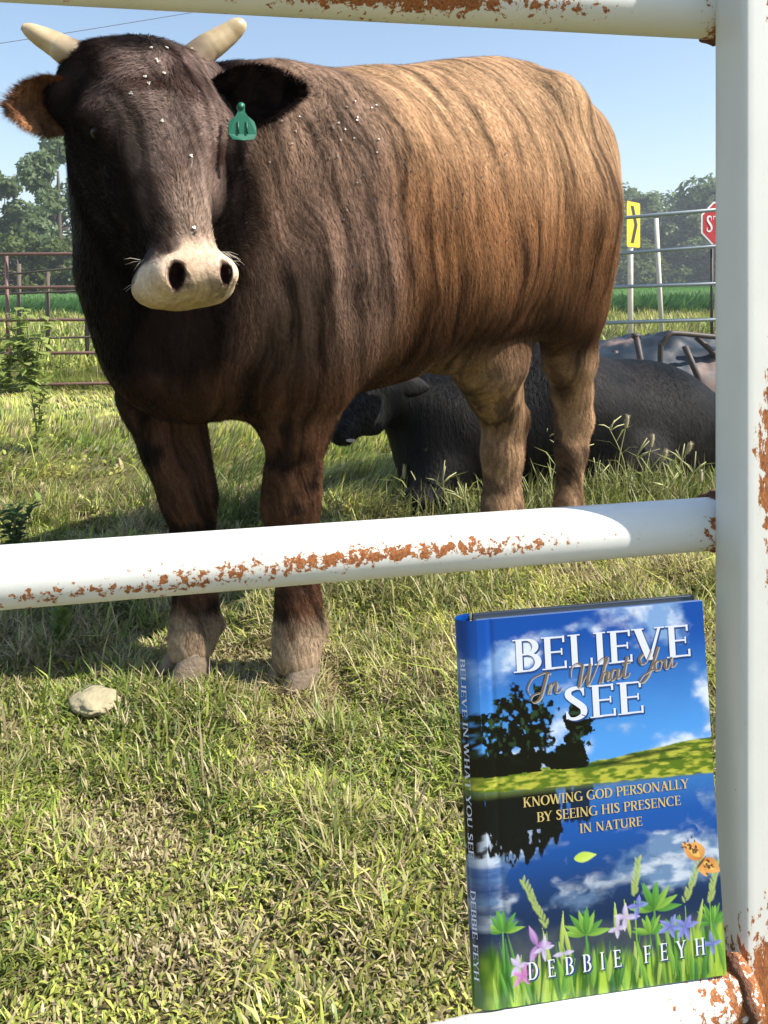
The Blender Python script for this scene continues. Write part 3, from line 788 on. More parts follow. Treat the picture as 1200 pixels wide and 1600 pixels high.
tag(link('coat_hair', hair_mesh(v,q,nv,lambda p,n: lerp((.003,.0027,.0027),(.019,.016,.015),sst(.35,.65,fbm(p*5,3,4))*sst(-.5,.3,p[:,0])), lambda p: np.tile([.5,0,-1.],(len(p),1)), 50000, .02,.0009,.14,lambda p:(p[:,2]>.06)*1.0,seed=4), M_black, cow), kind='stuff')  # hair colour repeats the shade painted towards the left
for s in (1,-1):
    bm = bmesh.new(); bmesh.ops.create_uvsphere(bm,u_segments=16,v_segments=10,radius=.016); me = bpy.data.meshes.new('eye'); bm.to_mesh(me); bm.free()
    link('eye', me, M_eye, cow).location = tuple(ch0*.62+ch1*.38+np.array([.082*s-.006,-.045+.03*s,.025]))
def simple_ear(base, tip, w, parent, c):
    base = np.asarray(base); tip = np.asarray(tip); ax = tip-base; L = np.linalg.norm(ax); ax /= L; ac = np.array([0,.3,1.]); ac -= ax*np.dot(ac,ax); ac /= np.linalg.norm(ac); nr = np.cross(ax,ac)
    mb = MB(); n = 12; rings = []
    for i in range(n+1):
        t = i/n; ww = max(.004,w*math.sin(math.pi*(t*.85+.15))**.7*.5)
        rings.append([base+ax*L*t+ac*ww*math.cos(a)+nr*(.35*ww*math.sin(a)) for a in np.linspace(0,2*math.pi,14,endpoint=False)])
    V = [p for r in rings for p in r]; mb.add(V,[(i*14+k,i*14+(k+1)%14,(i+1)*14+(k+1)%14,(i+1)*14+k) for i in range(n) for k in range(14)])
    me = pyd('ear',mb.v,mb.f); a = me.color_attributes.new('col','FLOAT_COLOR','POINT'); a.data.foreach_set('color',np.tile(np.array([*c,1],np.float32),len(me.vertices)))
    return link('ear',me,M_black,parent)
simple_ear(ch0+np.array([.06,.02,.03]), ch0+np.array([.20,.03,.01]), .085, cow, (.014,.012,.012))
simple_ear(ch0+np.array([-.06,.0,.04]), ch0+np.array([-.17,.0,.06]), .075, cow, (.014,.012,.012))
mb = MB(); lp = ch1+np.array([.028,-.046,-.016]); mb.add([lp+np.array([.016*math.cos(t),-.004+.003*math.cos(2*t),.006*math.sin(t)]) for t in np.linspace(0,2*math.pi,12,endpoint=False)]+[lp+np.array([0,-.010,0])], [(i,(i+1)%12,12) for i in range(12)])
mb.build('pale_lip', plain('pale_lip',(.5,.46,.44),.4), cow)['label'] = 'white patch on the lip'

# ------------------------------------------------------------------ hay feeder with dark plastic heap
FZ = P(1010,600,4.5); FZ[2] = 0
feeder = empty('hay_feeder', tuple(FZ)); tag(feeder, 'bent rust brown tube hay feeder standing behind the lying black cow', 'feeder')
def PF(px,py,Y): return P(px,py,Y)-FZ
def tube_part(name, pts, r, mat, parent, n=10, sp=0):
    mb = MB(); mb.tube(spline(pts,sp) if sp else pts, r, n); return mb.build(name, mat, parent)
tube_part('upright', [PF(994,526,4.1), PF(1006,590,4.1), PF(1016,672,4.1)], .017, M_dark_steel, feeder)
tube_part('upright', [PF(1070,541,4.2), PF(1090,588,4.2), PF(1114,662,4.2)], .017, M_dark_steel, feeder)
tube_part('upright', [PF(1088,527,4.75), PF(1108,545,4.75), PF(1186,624,4.75)], .017, M_dark_steel, feeder)
tube_part('top_rail', [PF(1032,625,4.6), PF(1032,549,4.6), PF(1035,537,4.6), PF(1046,523,4.6), PF(1062,521,4.62), PF(1140,528,4.75), PF(1230,530,4.9)], .0165, M_dark_steel, feeder, sp=5)
tube_part('upright', [PF(961,548,4.9), PF(962,612,4.9)], .02, M_dark_steel, feeder)
mb = MB(); mb.tube([PF(994,525,4.1)+np.array([-.022,0,0]), PF(994,525,4.1)+np.array([.022,0,0])], .014, 10); mb.build('end_cap', M_dark_steel, feeder)
# heap of crumpled sheet
M_sheet, nt, b = newmat('dark_plastic_sheet'); tc = N(nt,'ShaderNodeTexCoord'); n1 = N(nt,'ShaderNodeTexNoise',Scale=3.,Detail=4.); nt.links.new(tc.outputs['Object'],n1.inputs['Vector'])
nt.links.new(ramp(nt,n1.outputs['Fac'],[(.35,(.008,.014,.022)),(.55,(.02,.032,.045)),(.66,(.22,.15,.12))]), b.inputs['Base Color']); b.inputs['Roughness'].default_value = .5; b.inputs['Specular IOR Level'].default_value = .3
hx, hy = np.meshgrid(np.linspace(-1,1,70), np.linspace(-1,1,40), indexing='ij')
hz = .44*np.clip(1-hx**2*.75,0,1)**.7*np.clip(1-hy**2,0,1)**.45
pp = np.stack([hx*5,hy*5,hx*0],-1); hz = hz*(.80+.38*fbm(pp,4,31))+.06*np.abs(fbm(pp*2,3,33)-.5)*(hz>.05)
W = np.stack([hx*1.05, hy*.48, hz-.01],-1).reshape(-1,3); I = np.arange(70*40).reshape(70,40)
me = mesh_np('plastic_heap', W, quads=np.stack([I[:-1,:-1],I[1:,:-1],I[1:,1:],I[:-1,1:]],-1).reshape(-1,4))
hp = link('plastic_sheet_heap', me, M_sheet); hp.location = tuple(P(1040,600,5.1)*[1,1,0])
tag(hp, 'crumpled dark blue plastic sheet heaped over hay inside the tube feeder', 'plastic sheet')

# ------------------------------------------------------------------ fences
def fence_panel(name, label, rails, posts, Y0, Y1, r, mat, pmat=None, pr=None, x0=0, x1=1):
    """rails: picture lines (xa,ya,xb,yb); posts: (x, ytop, ybottom)"""
    base = P((rails[0][0]+rails[0][2])/2, 440, (Y0+Y1)/2); base[2] = 0
    f = empty(name, tuple(base)); tag(f, label, 'fence')
    for (xa,ya,xb,yb) in rails:
        tube_part('rail', [P(xa,ya,Y0)-base, P(xb,yb,Y1)-base], r, mat, f, 10)
    for p in posts:
        x, yt, yb = p[:3]; t = (x-rails[0][0])/(rails[0][2]-rails[0][0]); Y = Y0+(Y1-Y0)*t
        a = P(x,yt,Y)-base; b_ = P(x+(p[3] if len(p)>3 else 0),yb,Y)-base; b_[2] = min(b_[2], -.05) if len(p) < 5 else b_[2]
        off = np.array([0,.035,0])
        tube_part('post', [a+off,b_+off], pr or r*1.1, pmat or mat, f, 10)
    return f
fence_panel('pipe_fence', 'brown five rail pipe fence at the edge of the grass lot', [(-330,y+3,560,y-4) for y in (397,449,500,552)]+[(-330,610,560,590)],
    [(x,397,612,5) for x in (-320,-165,6,164,330,545)], 5.6, 5.6, .0125, M_fence_brown, pr=.014)
fence_panel('weathered_pen_fence', 'thin weathered pen fence standing behind the brown pipe fence', [(-80,438,330,398),(-80,463,330,446),(-80,532,330,522),(-80,569,330,562)],
    [(27,412,570),(72,424,575),(134,428,575),(240,420,575)], 8.0, 7.6, .011, plain('old_fence_rail',(.10,.075,.06),.8,noise=.4,nscale=5), pr=.022)
fence_panel('galvanised_gate', 'grey galvanised tube gate beside the field track', [(860,350,1260,316),(860,404,1260,374),(860,452,1260,438),(860,507,1260,495),(860,560,1260,556)],
    [(865,350,562),(1115,385,560),(1250,317,560)], 6.6, 6.2, .0165, M_fence_grey, M_dark_steel, .012)
# pale posts and signs
def post_thing(name,label,cat,pts,r,mat):
    base = np.array([pts[-1][0],pts[-1][1],0]); mb = MB(); mb.tube([np.asarray(p)-base for p in pts], r, 14)
    o = mb.build(name,mat); o.location = tuple(base); return tag(o,label,cat)
q = P(1025,341,7.0); q2 = P(1036,560,7.0); post_thing('wooden_post','slim pale leaning post between the chevron sign and the stop sign','post',[q,q2],.021,M_post_pale)
q = P(1118,395,11.4); q2 = P(1097,545,11.4); q2[2] = -.05
# chevron sign
M_yellow = plain('sign_yellow',(.82,.50,.01),.4); M_black_ink = plain('sign_black',(.02,.018,.015),.45); M_red = plain('sign_red',(.48,.02,.025),.4); M_white_ink = plain('sign_white',(.75,.75,.75),.4); M_alu = plain('sign_back',(.5,.5,.5),.5,metal=.5)
def round_rect(w,h,r,n=6):
    o = []
    for cx,cy,a0 in ((w-r,h-r,0),(-w+r,h-r,90),(-w+r,-h+r,180),(w-r,-h+r,270)):
        for k in range(n+1): a = math.radians(a0+90*k/n); o.append((cx+r*math.cos(a),cy+r*math.sin(a)))
    return o
def plate(name, outline, th, mat, parent, z0=0.0):
    n = len(outline); V = [(x,-z0,y) for x,y in outline]+[(x,-z0+th,y) for x,y in outline]
    Fc = [tuple(range(n)), tuple(range(2*n-1,n-1,-1))]+[(i,n+i,n+(i+1)%n,(i+1)%n) for i in range(n)]
    me = pyd(name,V,Fc); bm = bmesh.new(); bm.from_mesh(me); bmesh.ops.recalc_face_normals(bm,faces=bm.faces); bm.to_mesh(me); bm.free()
    return link(name, me, mat, parent, smooth=False)
def sign_root(px,py,Y,yaw):
    c = P(px,py,Y); e = empty('x',(c[0],c[1],0),yaw); return e, c[2]
cs, zc = sign_root(990,351,10.4,math.radians(50)); cs.name = 'chevron_sign'; tag(cs,'yellow road sign with a black chevron arrow','road sign')
pl = plate('sign_plate', [(x,y+zc) for x,y in round_rect(.225,.305,.035)], .004, M_yellow, cs)
plate('chevron', [(x*1.,y+zc) for x,y in ((-.10,.25),(.0,.25),(.13,.0),(.0,-.25),(-.10,-.25),(.025,.0))], .002, M_black_ink, pl, .004)
mb = MB(); mb.tube([(0,.045,-.3),(0,.045,zc+.27)], .037, 12); mb.build('pole', M_post_pale, cs)
ss, zs = sign_root(1128,350,12.0,math.radians(8)); ss.name = 'stop_sign'; tag(ss,'red octagonal stop sign with white rim on a leaning post','road sign')
def octo(r): return [(r*math.cos(math.radians(22.5+45*k)),zs+r*math.sin(math.radians(22.5+45*k))) for k in range(8)]
pl = plate('sign_plate', octo(.375), .004, M_white_ink, ss); plate('red_face', octo(.345), .002, M_red, pl, .003)
mb = MB(); mb.tube([(-.08,.05,-.3),(.0,.05,zs+.25)], .035, 12); mb.build('pole', M_post_pale, ss)

# ------------------------------------------------------------------ lettering (own roman capitals drawn from strokes)
def G_rect(x0,y0,x1,y1): return [(x0,y0),(x1,y0),(x1,y1),(x0,y1)]
def strip(pts, ws):
    pts = np.asarray(pts,float); out = []
    for i in range(len(pts)-1):
        def off(j):
            t = pts[min(j+1,len(pts)-1)]-pts[max(j-1,0)]; t /= np.linalg.norm(t)+1e-9; return np.array([-t[1],t[0]])*ws[j]*.5
        a,b = off(i),off(i+1); out.append([tuple(pts[i]-a),tuple(pts[i+1]-b),tuple(pts[i+1]+b),tuple(pts[i]+a)])
    return out
def arc(cx,cy,rx,ry,a0,a1,thick,thin,n=18):
    A = np.radians(np.linspace(a0,a1,n)); pts = [(cx+rx*math.cos(a),cy+ry*math.sin(a)) for a in A]
    return strip(pts,[thin+(thick-thin)*abs(math.cos(a))**1.3 for a in A])
T_, t_, S_ = .145, .052, .038
def stem(x,y0=0,y1=1,w=T_,sf=True,s=.075):
    o = [G_rect(x-w/2,y0,x+w/2,y1)]
    if sf: o += [G_rect(x-w/2-s,y0,x+w/2+s,y0+S_), G_rect(x-w/2-s,y1-S_,x+w/2+s,y1)]
    return o
def diag(x0,y0,x1,y1,w): return [[(x0-w/2,y0),(x0+w/2,y0),(x1+w/2,y1),(x1-w/2,y1)]]
def ser(x,y,w=.28,up=False): return [G_rect(x-w/2,y-(S_ if up else 0),x+w/2,y+(0 if up else S_))]
def bar(x0,x1,y,w=t_): return [G_rect(x0,y-w/2,x1,y+w/2)]
def tick(x,y0,y1,w=.05): return [G_rect(x-w,y0,x,y1)]
GL = {
 'I': (.34, lambda: stem(.17)),
 'L': (.62, lambda: stem(.17)+bar(.17,.60,.035)+tick(.60,0,.24)),
 'E': (.64, lambda: stem(.17)+bar(.17,.58,.965)+bar(.17,.50,.52)+bar(.17,.61,.035)+tick(.58,.80,1)+tick(.61,0,.23)+tick(.52,.42,.62,.035)),
 'F': (.60, lambda: stem(.17)+bar(.17,.57,.965)+bar(.17,.48,.50)+tick(.57,.79,1)+tick(.50,.40,.60,.035)),
 'H': (.84, lambda: stem(.17)+stem(.67)+bar(.17,.67,.52)),
 'T': (.72, lambda: stem(.36)+bar(.04,.68,.965)+tick(.09,.78,1)+tick(.68,.78,1)),
 'B': (.68, lambda: stem(.17)+bar(.17,.36,.97)+bar(.17,.38,.53)+bar(.17,.38,.03)+arc(.34,.75,.22,.22,-90,90,.15,t_)+arc(.36,.28,.25,.25,-90,90,.16,t_)),
 'P': (.64, lambda: stem(.17)+bar(.17,.36,.97)+bar(.17,.36,.48)+arc(.34,.725,.24,.245,-90,90,.15,t_)),
 'R': (.72, lambda: stem(.17)+bar(.17,.36,.97)+bar(.17,.36,.50)+arc(.34,.735,.23,.235,-90,90,.15,t_)+diag(.60,0,.36,.5,.16)+ser(.65,0,.16)),
 'D': (.80, lambda: stem(.17)+bar(.17,.36,.97)+bar(.17,.36,.03)+arc(.34,.5,.36,.47,-90,90,.17,t_,24)),
 'O': (.84, lambda: arc(.42,.5,.34,.48,0,360,.17,t_,34)),
 'G': (.84, lambda: arc(.44,.5,.35,.48,48,322,.17,t_,28)+stem(.70,.02,.42,.14,False)+ser(.69,.42,.28,True)),
 'C': (.78, lambda: arc(.44,.5,.35,.48,48,312,.17,t_,28)+tick(.72,.72,.95,.045)),
 'S': (.58, lambda: strip(spline([(.47,.80),(.42,.93),(.29,.965),(.15,.90),(.13,.76),(.22,.62),(.36,.47),(.46,.32),(.44,.13),(.29,.03),(.14,.06),(.08,.22)],5),[.05+.12*math.sin(math.pi*k/55)**1.2 for k in range(56)])+tick(.49,.72,.96,.04)+tick(.10,.04,.28,.04)),
 'V': (.80, lambda: diag(.40,0,.13,1,.18)+diag(.40,0,.67,1,.07)+ser(.13,1,.30,True)+ser(.67,1,.24,True)),
 'A': (.80, lambda: diag(.13,0,.40,1,.07)+diag(.67,0,.40,1,.18)+ser(.13,0,.24)+ser(.67,0,.30)+bar(.24,.58,.34)),
 'W': (1.1, lambda: diag(.34,0,.10,1,.16)+diag(.34,0,.55,1,.06)+diag(.76,0,.55,1,.16)+diag(.76,0,1.0,1,.06)+ser(.10,1,.26,True)+ser(1.0,1,.22,True)+ser(.55,1,.2,True)),
 'N': (.86, lambda: stem(.15,w=.065)+stem(.70,w=.065)+diag(.68,0,.15,1,.17)),
 'K': (.80, lambda: stem(.17)+diag(.24,.40,.60,1,.065)+diag(.66,0,.36,.58,.17)+ser(.62,1,.24,True)+ser(.68,0,.26)),
 'Y': (.76, lambda: stem(.38,0,.46,T_,False)+ser(.38,0,.32)+diag(.38,.44,.10,1,.17)+diag(.38,.44,.66,1,.07)+ser(.10,1,.28,True)+ser(.66,1,.24,True)),
 'U': (.82, lambda: stem(.16,.3,1,T_,False)+stem(.66,.3,1,.07,False)+ser(.16,1,.3,True)+ser(.66,1,.24,True)+arc(.40,.32,.24,.29,180,360,.14,.07)),
 ' ': (.34, lambda: []),
}
def text_polys(s, x0, x1, y0, y1, spacing=None):
    """fit text to the box; returns polygons"""
    tot = sum(GL[c][0] for c in s); sc = (y1-y0)
    polys = []; nat = tot; k = (x1-x0)
    gap = 0; sx = k/nat
    if spacing: sx = spacing*sc; gap = (k-nat*sx)/max(1,len(s)-1)
    x = x0
    for c in s:
        w, f = GL[c]
        for p in f(): polys.append([(x+a*sx, y0+b*sc) for a,b in p])
        x += w*sx+gap
    return polys
def poly_mesh(name, polys, fn, lift=0.0, dz=2e-6):
    V = []; Fc = []
    for i, p in enumerate(polys):
        b0 = len(V); V += [fn(x,y,lift+dz*(i % 40)) for x,y in p]
        ar = sum(p[k][0]*p[(k+1)%len(p)][1]-p[(k+1)%len(p)][0]*p[k][1] for k in range(len(p)))
        idx = list(range(b0,b0+len(p))); Fc.append(tuple(idx if ar > 0 else idx[::-1]))
    return pyd(name, V, Fc)
sx_ = {'fn': lambda x,y,l: (x,-.0075-l,y+zs)}
link('lettering', poly_mesh('stop_word', text_polys('STOP',-.27,.27,-.125,.125), lambda x,y,l:(x,-.0078-l*50,y+zs)), M_white_ink, pl, smooth=False)

# ------------------------------------------------------------------ the book
BW, BH, BT = .1421, .2176, .0125
bp_ = np.array([0,0,.8])+.98*np.array([.0646,.4493,-.4261]); by, bl, br = .12, -.07, -.0319
def rot(a, ax): return np.array(Matrix.Rotation(a,3,ax))
RB = rot(by,'Z')@rot(bl,'X')@rot(br,'Y')
book = empty('book', tuple(bp_)); book.rotation_euler = Matrix(RB.tolist()).to_euler()
tag(book, 'hardcover book with a lake and blue sky cover leaning against the gate post', 'book')
def cover_art(u, v):
    """printed picture: u 0..1 left to right, v 0..1 top to bottom; linear colour"""
    p = np.stack([u*3.0, v*4.6, 0*u], -1)
    fb = lambda q,o=5,s=0: fbm(q,o,s)
    g2 = lambda a,b,ra,rb: np.exp(-((u-a)/ra)**2-((v-b)/rb)**2)
    blue = lerp((.004,.070,.36),(.085,.33,.78),sst(.03,.40,v+.05*(fb(p*2,3,40)-.5)))
    cl = fb(p*np.array([1.5,2.2,1])+np.array([.3,.1,0]),7,41)
    bias = .24*g2(.10,.13,.12,.055)+.22*g2(.40,.045,.20,.028)+.15*g2(.22,.19,.25,.03)+.14*g2(.86,.22,.16,.045)+.10*g2(.92,.08,.12,.05)+.13*g2(.62,.31,.30,.03)
    mask = sst(.52,.70,cl+bias-.03)
    ccol = lerp((.22,.38,.66),(.72,.79,.90),sst(.40,.66,fb(p*4.2,5,44)+.10*(mask-.5)))
    c = lerp(blue, ccol, mask*.92)
    hor = .402-.030*sst(.4,1.,u)+.006*(fb(np.stack([u*20,0*u,0*u],-1),3,46)-.5)
    tn = fb(p*11,5,50); tn2 = fb(p*5,3,53)
    te = np.sqrt(((u-.155)/.155)**2+((v-.31)/.108)**2); te2 = np.sqrt(((u-.405)/.060)**2+((v-.33)/.065)**2); te3 = np.sqrt(((u-.35)/.10)**2+((v-.385)/.040)**2); te4 = np.sqrt(((u-.10)/.15)**2+((v-.38)/.05)**2)
    tree = np.maximum.reduce([sst(1.05,.97,te+1.1*(tn-.5)+.5*(tn2-.5)), sst(1.03,.96,te2+2.4*(tn-.5)), sst(1.05,.97,te3+1.2*(tn-.5)), sst(1.05,.97,te4+.5*(tn-.5))])*(v < .415)
    holes = sst(.67,.71,fb(p*13,3,54))*(te < .95)*(v < .36); tree = tree*(1-holes*.9)
    tcol = lerp((.002,.004,.003),(.022,.052,.022),sst(.56,.70,fb(p*17,3,52))*sst(.40,.30,v))
    c = lerp(c, tcol, tree)
    shore = .452+.014*u+.006*(fb(np.stack([u*30,0*u,0*u+3],-1),3,56)-.5)
    g = lerp((.10,.17,.015),(.46,.47,.06),sst(.35,.65,fb(p*np.array([9,30,1]),5,58)))
    g = lerp(g,(.03,.07,.012),sst(.50,.62,fb(p*np.array([2.5,26,1]),4,60))*sst(.435,.415,v)*.85)
    g = lerp(g,(.015,.03,.01),sst(.012,.0,np.abs(v-hor-.012))*sst(.42,.55,u)*sst(.95,.7,u)*.85)
    c = lerp(c, g, sst(-.0015,.0015,v-hor)*(1-tree*(v<hor+.01)))
    wcl = fb(np.stack([u*3.4+.6*fb(p*6,2,61),v*8.5,0*u+8],-1),6,62)
    wat = lerp((.010,.090,.38),(.008,.028,.085),sst(.55,.80,v))
    wat = lerp(wat,(.05,.20,.52),sst(.56,.46,v)*.7)
    wb = .20*g2(.10,.715,.16,.04)+.16*g2(.36,.77,.14,.035)+.17*g2(.80,.63,.18,.045)+.10*g2(.55,.59,.3,.02)-.10*sst(.80,.86,v)
    wat = lerp(wat, lerp((.16,.27,.45),(.60,.68,.78),sst(.40,.66,fb(p*np.array([4,9,1]),4,63))), sst(.52,.68,wcl-.03+wb)*.9)
    refl = np.sqrt(((u-.14)/.185)**2+((v-.50)/.125)**2); rf = sst(1.04,.95,refl+1.0*(fb(p*np.array([16,5,1]),4,64)-.5))*(v>.455)
    rf2 = np.sqrt(((u-.40)/.06)**2+((v-.50)/.06)**2); rf = np.maximum(rf, sst(1.0,.9,rf2+1.6*(fb(p*np.array([16,6,1]),4,65)-.5))*(v>.455)*.9)
    wat = lerp(wat,(.003,.005,.006),rf*(1-.8*sst(.66,.70,fb(p*np.array([18,7,1]),3,67))*(v>.56)))
    wat = lerp(wat,(.10,.14,.04),sst(.475,.455,v)*.9)
    c = lerp(c, wat, sst(-.0015,.0015,v-shore))
    murk = sst(.80,.86,v+.05*(fb(p*6,3,69)-.5)); c = lerp(c, lerp((.03,.045,.06),(.10,.12,.13),fb(p*8,3,72)), murk*.75)
    top = .895-.05*np.exp(-((u-.02)/.06)**2)-.04*np.exp(-((u-1)/.08)**2)+.06*(fb(np.stack([u*26,v*1.5,0*u+4],-1),3,66)-.5)*2
    gr = lerp((.035,.12,.012),(.36,.54,.06),sst(.32,.68,fb(np.stack([u*42+v*4,v*7,0*u],-1),4,68)))
    gr = lerp(gr,(.02,.07,.02),sst(.56,.72,fb(np.stack([u*22,v*6,0*u+5],-1),3,70))*.8)
    return lerp(c, gr, sst(-.02,.03,v-top))
def paint_leaf(C, u, v, L, w, ang, c0, c1, soft=.35, al=1.0, rough=0.0):
    """soft-edged leaf painted into the printed picture, darker at the foot, pale midrib"""
    A = math.radians(ang); x = (uu-u)*math.cos(A)-(vv-v)*BH/BW*math.sin(A); y = (uu-u)*math.sin(A)+(vv-v)*BH/BW*math.cos(A)
    t = x/L; hw = w*np.sin(np.pi*np.clip(t,0,1)**.75)+1e-5
    q = np.abs(y)/hw
    a = sst(1.0,1.0-soft,q)*((t>0)&(t<1))*al
    if not a.any(): return C
    if rough: a = a*sst(.30,.55,fbm(np.stack([uu*90,vv*120,uu*0+u*50],-1),2,5)+.25)
    k = np.clip(.25+.75*t+.25*(y > 0)-.25*np.exp(-(y/(.15*w+1e-5))**2)*0,0,1)
    return lerp(C, lerp(c0,c1,k), a)
nu, nv = 330, 500
uu, vv = np.meshgrid(np.linspace(0,1,nu), np.linspace(0,1,nv), indexing='ij')
Cv = cover_art(uu, vv)
r2 = random.Random(4)
def pl_(*a, **k):
    global Cv; Cv = paint_leaf(Cv, *a, **k)
GRN = [((.02,.09,.015),(.12,.36,.06)),((.05,.16,.02),(.28,.52,.08)),((.14,.26,.03),(.50,.62,.14)),((.01,.05,.015),(.06,.22,.06))]
for k in range(70):
    c0,c1 = r2.choice(GRN); pl_(r2.uniform(0,1),r2.uniform(.97,1.02),r2.uniform(.10,.26),r2.uniform(.006,.016),r2.uniform(74,106),c0,c1,.5,.85)
for (u,v,s_) in ((.40,.845,1.05),(.70,.805,1.15),(.675,.865,.8),(.05,.81,.9),(.95,.86,.8),(.78,.87,.7)):
    pl_(u,v+.11,.24*s_,.006,90,*GRN[0])
    for a in (8,172,32,148,58,122,78,102,90): pl_(u,v,.10*s_*r2.uniform(.85,1.1),.015*s_,a+r2.uniform(-9,9),*GRN[r2.choice((0,0,1))],.3,.95)
for (u0,v0,n_,dx) in ((.235,.815,11,-.0085),(.615,.765,8,.0035),(.835,.80,9,.009),(.945,.81,9,.005)):
    pl_(u0,v0+.17,.28,.004,90,*GRN[1])
    for k in range(n_*2): pl_(u0+dx*k/2,v0-.0058*k,.034,.0125*r2.uniform(.7,1.2),90+(-1)**k*26-dx*1500+r2.uniform(-10,10),(.20,.34,.05),(.52,.62,.18),.9,.8)
for (u,v,L,a) in ((.29,.885,.17,84),(.53,.865,.15,90),(.59,.87,.16,97),(.885,.875,.13,76),(.25,.94,.2,100),(.33,.90,.14,100)): pl_(u,v,L,.011,a,*GRN[2],.4)
def fl_(u,v,sz,n_,c0,c1):
    for k in range(n_): pl_(u,v,sz*r2.uniform(.8,1.15),sz*.26,360*k/n_+r2.uniform(-20,20),c0,c1,.6,.9)
PUR=((.20,.06,.30),(.62,.36,.72)); LIL=((.38,.30,.55),(.70,.62,.82)); BLU=((.05,.06,.34),(.28,.30,.76)); MAG=((.36,.05,.30),(.70,.28,.62))
for a in ((.19,.855,.075,3,*PUR),(.215,.865,.05,4,*LIL),(.105,.90,.055,5,*LIL),(.125,.925,.055,5,*MAG),(.30,.885,.05,2,*LIL),(.57,.815,.06,4,*LIL),(.63,.79,.055,4,*BLU),(.765,.855,.06,5,*BLU),(.83,.86,.065,5,*BLU),(.945,.915,.05,4,*BLU),(.535,.84,.05,4,*LIL)): fl_(*a)
# floating leaf, butterfly
pl_(.365,.648,.10,.022,4,(.40,.60,.05),(.60,.76,.14),.15)
for (u,v,L,w,a) in ((.925,.69,.115,.034,140),(.925,.69,.085,.030,115),(.925,.695,.095,.034,-35),(.92,.695,.07,.026,-75)): pl_(u,v,L,w,a,(.46,.13,.03),(.80,.40,.12),.15)
for (u,v,L,w,a) in ((.915,.684,.075,.016,138),(.930,.700,.06,.016,-38)): pl_(u,v,L,w,a,(.80,.52,.12),(.82,.55,.16),.4,.9)
for k in range(34):
    w_ = r2.random() < .55; a_ = math.radians(r2.uniform(112,146) if w_ else r2.uniform(-75,-25)); d_ = r2.uniform(.03,.10 if w_ else .085)
    pl_(.925+d_*math.cos(a_), .69-d_*math.sin(a_)*BW/BH, .016,.0045,r2.uniform(0,180),(.12,.03,.02),(.10,.03,.02),.3,.9)
pl_(.895,.715,.07,.006,45,(.10,.05,.03),(.12,.06,.03),.3)
Cv = Cv.reshape(-1,3)
def cov(u, v, l=0.0): return (u*BW, -l, (1-v)*BH)
Vg = np.stack([uu*BW, 0*uu - .0004*np.exp(-((uu-.055)/.012)**2)*-1, (1-vv)*BH], -1).reshape(-1,3)
I = np.arange(nu*nv).reshape(nu,nv)
fc = link('front_cover', mesh_np('front_cover', Vg, quads=np.stack([I[:-1,:-1],I[:-1,1:],I[1:,1:],I[1:,:-1]],-1).reshape(-1,4), colors=Cv), M_print, book)
M_board = plain('cover_board',(.05,.11,.26),.35); M_pages = plain('page_block',(.72,.69,.60),.8,noise=.15,nscale=400)
# board behind the print, back board, pages
mb = MB(); mb.box((BW/2, .0016, BH/2), (BW/2, .0011, BH/2)); mb.build('cover_board', M_board, book, False, .0004)
mb = MB(); mb.box((BW/2, BT-.0013, BH/2), (BW/2, .0013, BH/2)); mb.build('back_cover', plain('back_board',(.02,.035,.06),.35), book, False, .0004)
mb = MB(); mb.box((BW/2-.003, BT/2, BH/2), (BW/2-.004, BT/2-.003, BH/2-.0035)); mb.build('page_block', M_pages, book, False)
# spine: rounded strip carrying on the picture
ns = 12; sv = 160; SV = []; SC = []
prof = [(-.0115*math.sin(math.radians(a))**.8 if a else 0, BT*(1-math.cos(math.radians(a)))/2) for a in np.linspace(0,180,ns)]
prof = [(-.0115*(math.sin(math.radians(a)) if a < 90 else 1-(1-math.sin(math.radians(a)))*.9), BT*(1-math.cos(math.radians(a)))/2) for a in np.linspace(0,180,ns)]
for i,(x,y) in enumerate(prof):
    for j in range(sv): SV.append((x, y, BH*(1-j/(sv-1))))
SUU, SVV = np.meshgrid(np.linspace(0,-.12,ns), np.linspace(0,1,sv), indexing='ij')
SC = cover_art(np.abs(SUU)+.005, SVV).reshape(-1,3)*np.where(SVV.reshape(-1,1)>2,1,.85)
I = np.arange(ns*sv).reshape(ns,sv)
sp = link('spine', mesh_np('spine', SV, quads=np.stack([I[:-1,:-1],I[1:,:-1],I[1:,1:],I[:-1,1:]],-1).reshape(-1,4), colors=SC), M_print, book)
# print on the cover
def flat(name,c,rough=.22): return plain(name,c,rough,spec=.45)
M_lw = flat('title_white',(.70,.73,.84)); M_gold = flat('subtitle_gold',(.62,.47,.18)); M_script = flat('script_brown',(.155,.125,.10)); M_auth = flat('author_white',(.82,.83,.84)); M_shadow = flat('print_shadow',(.02,.06,.2))
def cover_text(s,u0,u1,v0,v1,mat,lift,spacing=None,sh=None,name='lettering'):
    pol = text_polys(s,u0,u1,0,1,spacing=None) if not spacing else None
    hgt = (v1-v0)
    if spacing: 
        pol = text_polys(s,u0*BW,u1*BW,0,hgt*BH,spacing); pol = [[(a/BW, b/(hgt*BH)) for a,b in p] for p in pol]
    if sh: link(name+'_shade', poly_mesh(name,pol,lambda x,y,l: cov(x+.006, v1+.004-y*hgt, l),lift-.00006), sh, fc, False)
    return link(name, poly_mesh(name,pol,lambda x,y,l: cov(x, v1-y*hgt, l),lift), mat, fc, False)
cover_text('BELIEVE',.145,.935,.060,.147,M_lw,.00024,sh=M_shadow,name='title')
cover_text('SEE',.353,.71,.200,.286,M_lw,.00024,sh=M_shadow,name='title')
cover_text('KNOWING GOD PERSONALLY',.16,.885,.474,.499,M_gold,.00024,name='subtitle')
cover_text('BY SEEING HIS PRESENCE',.215,.845,.516,.541,M_gold,.00024,name='subtitle')
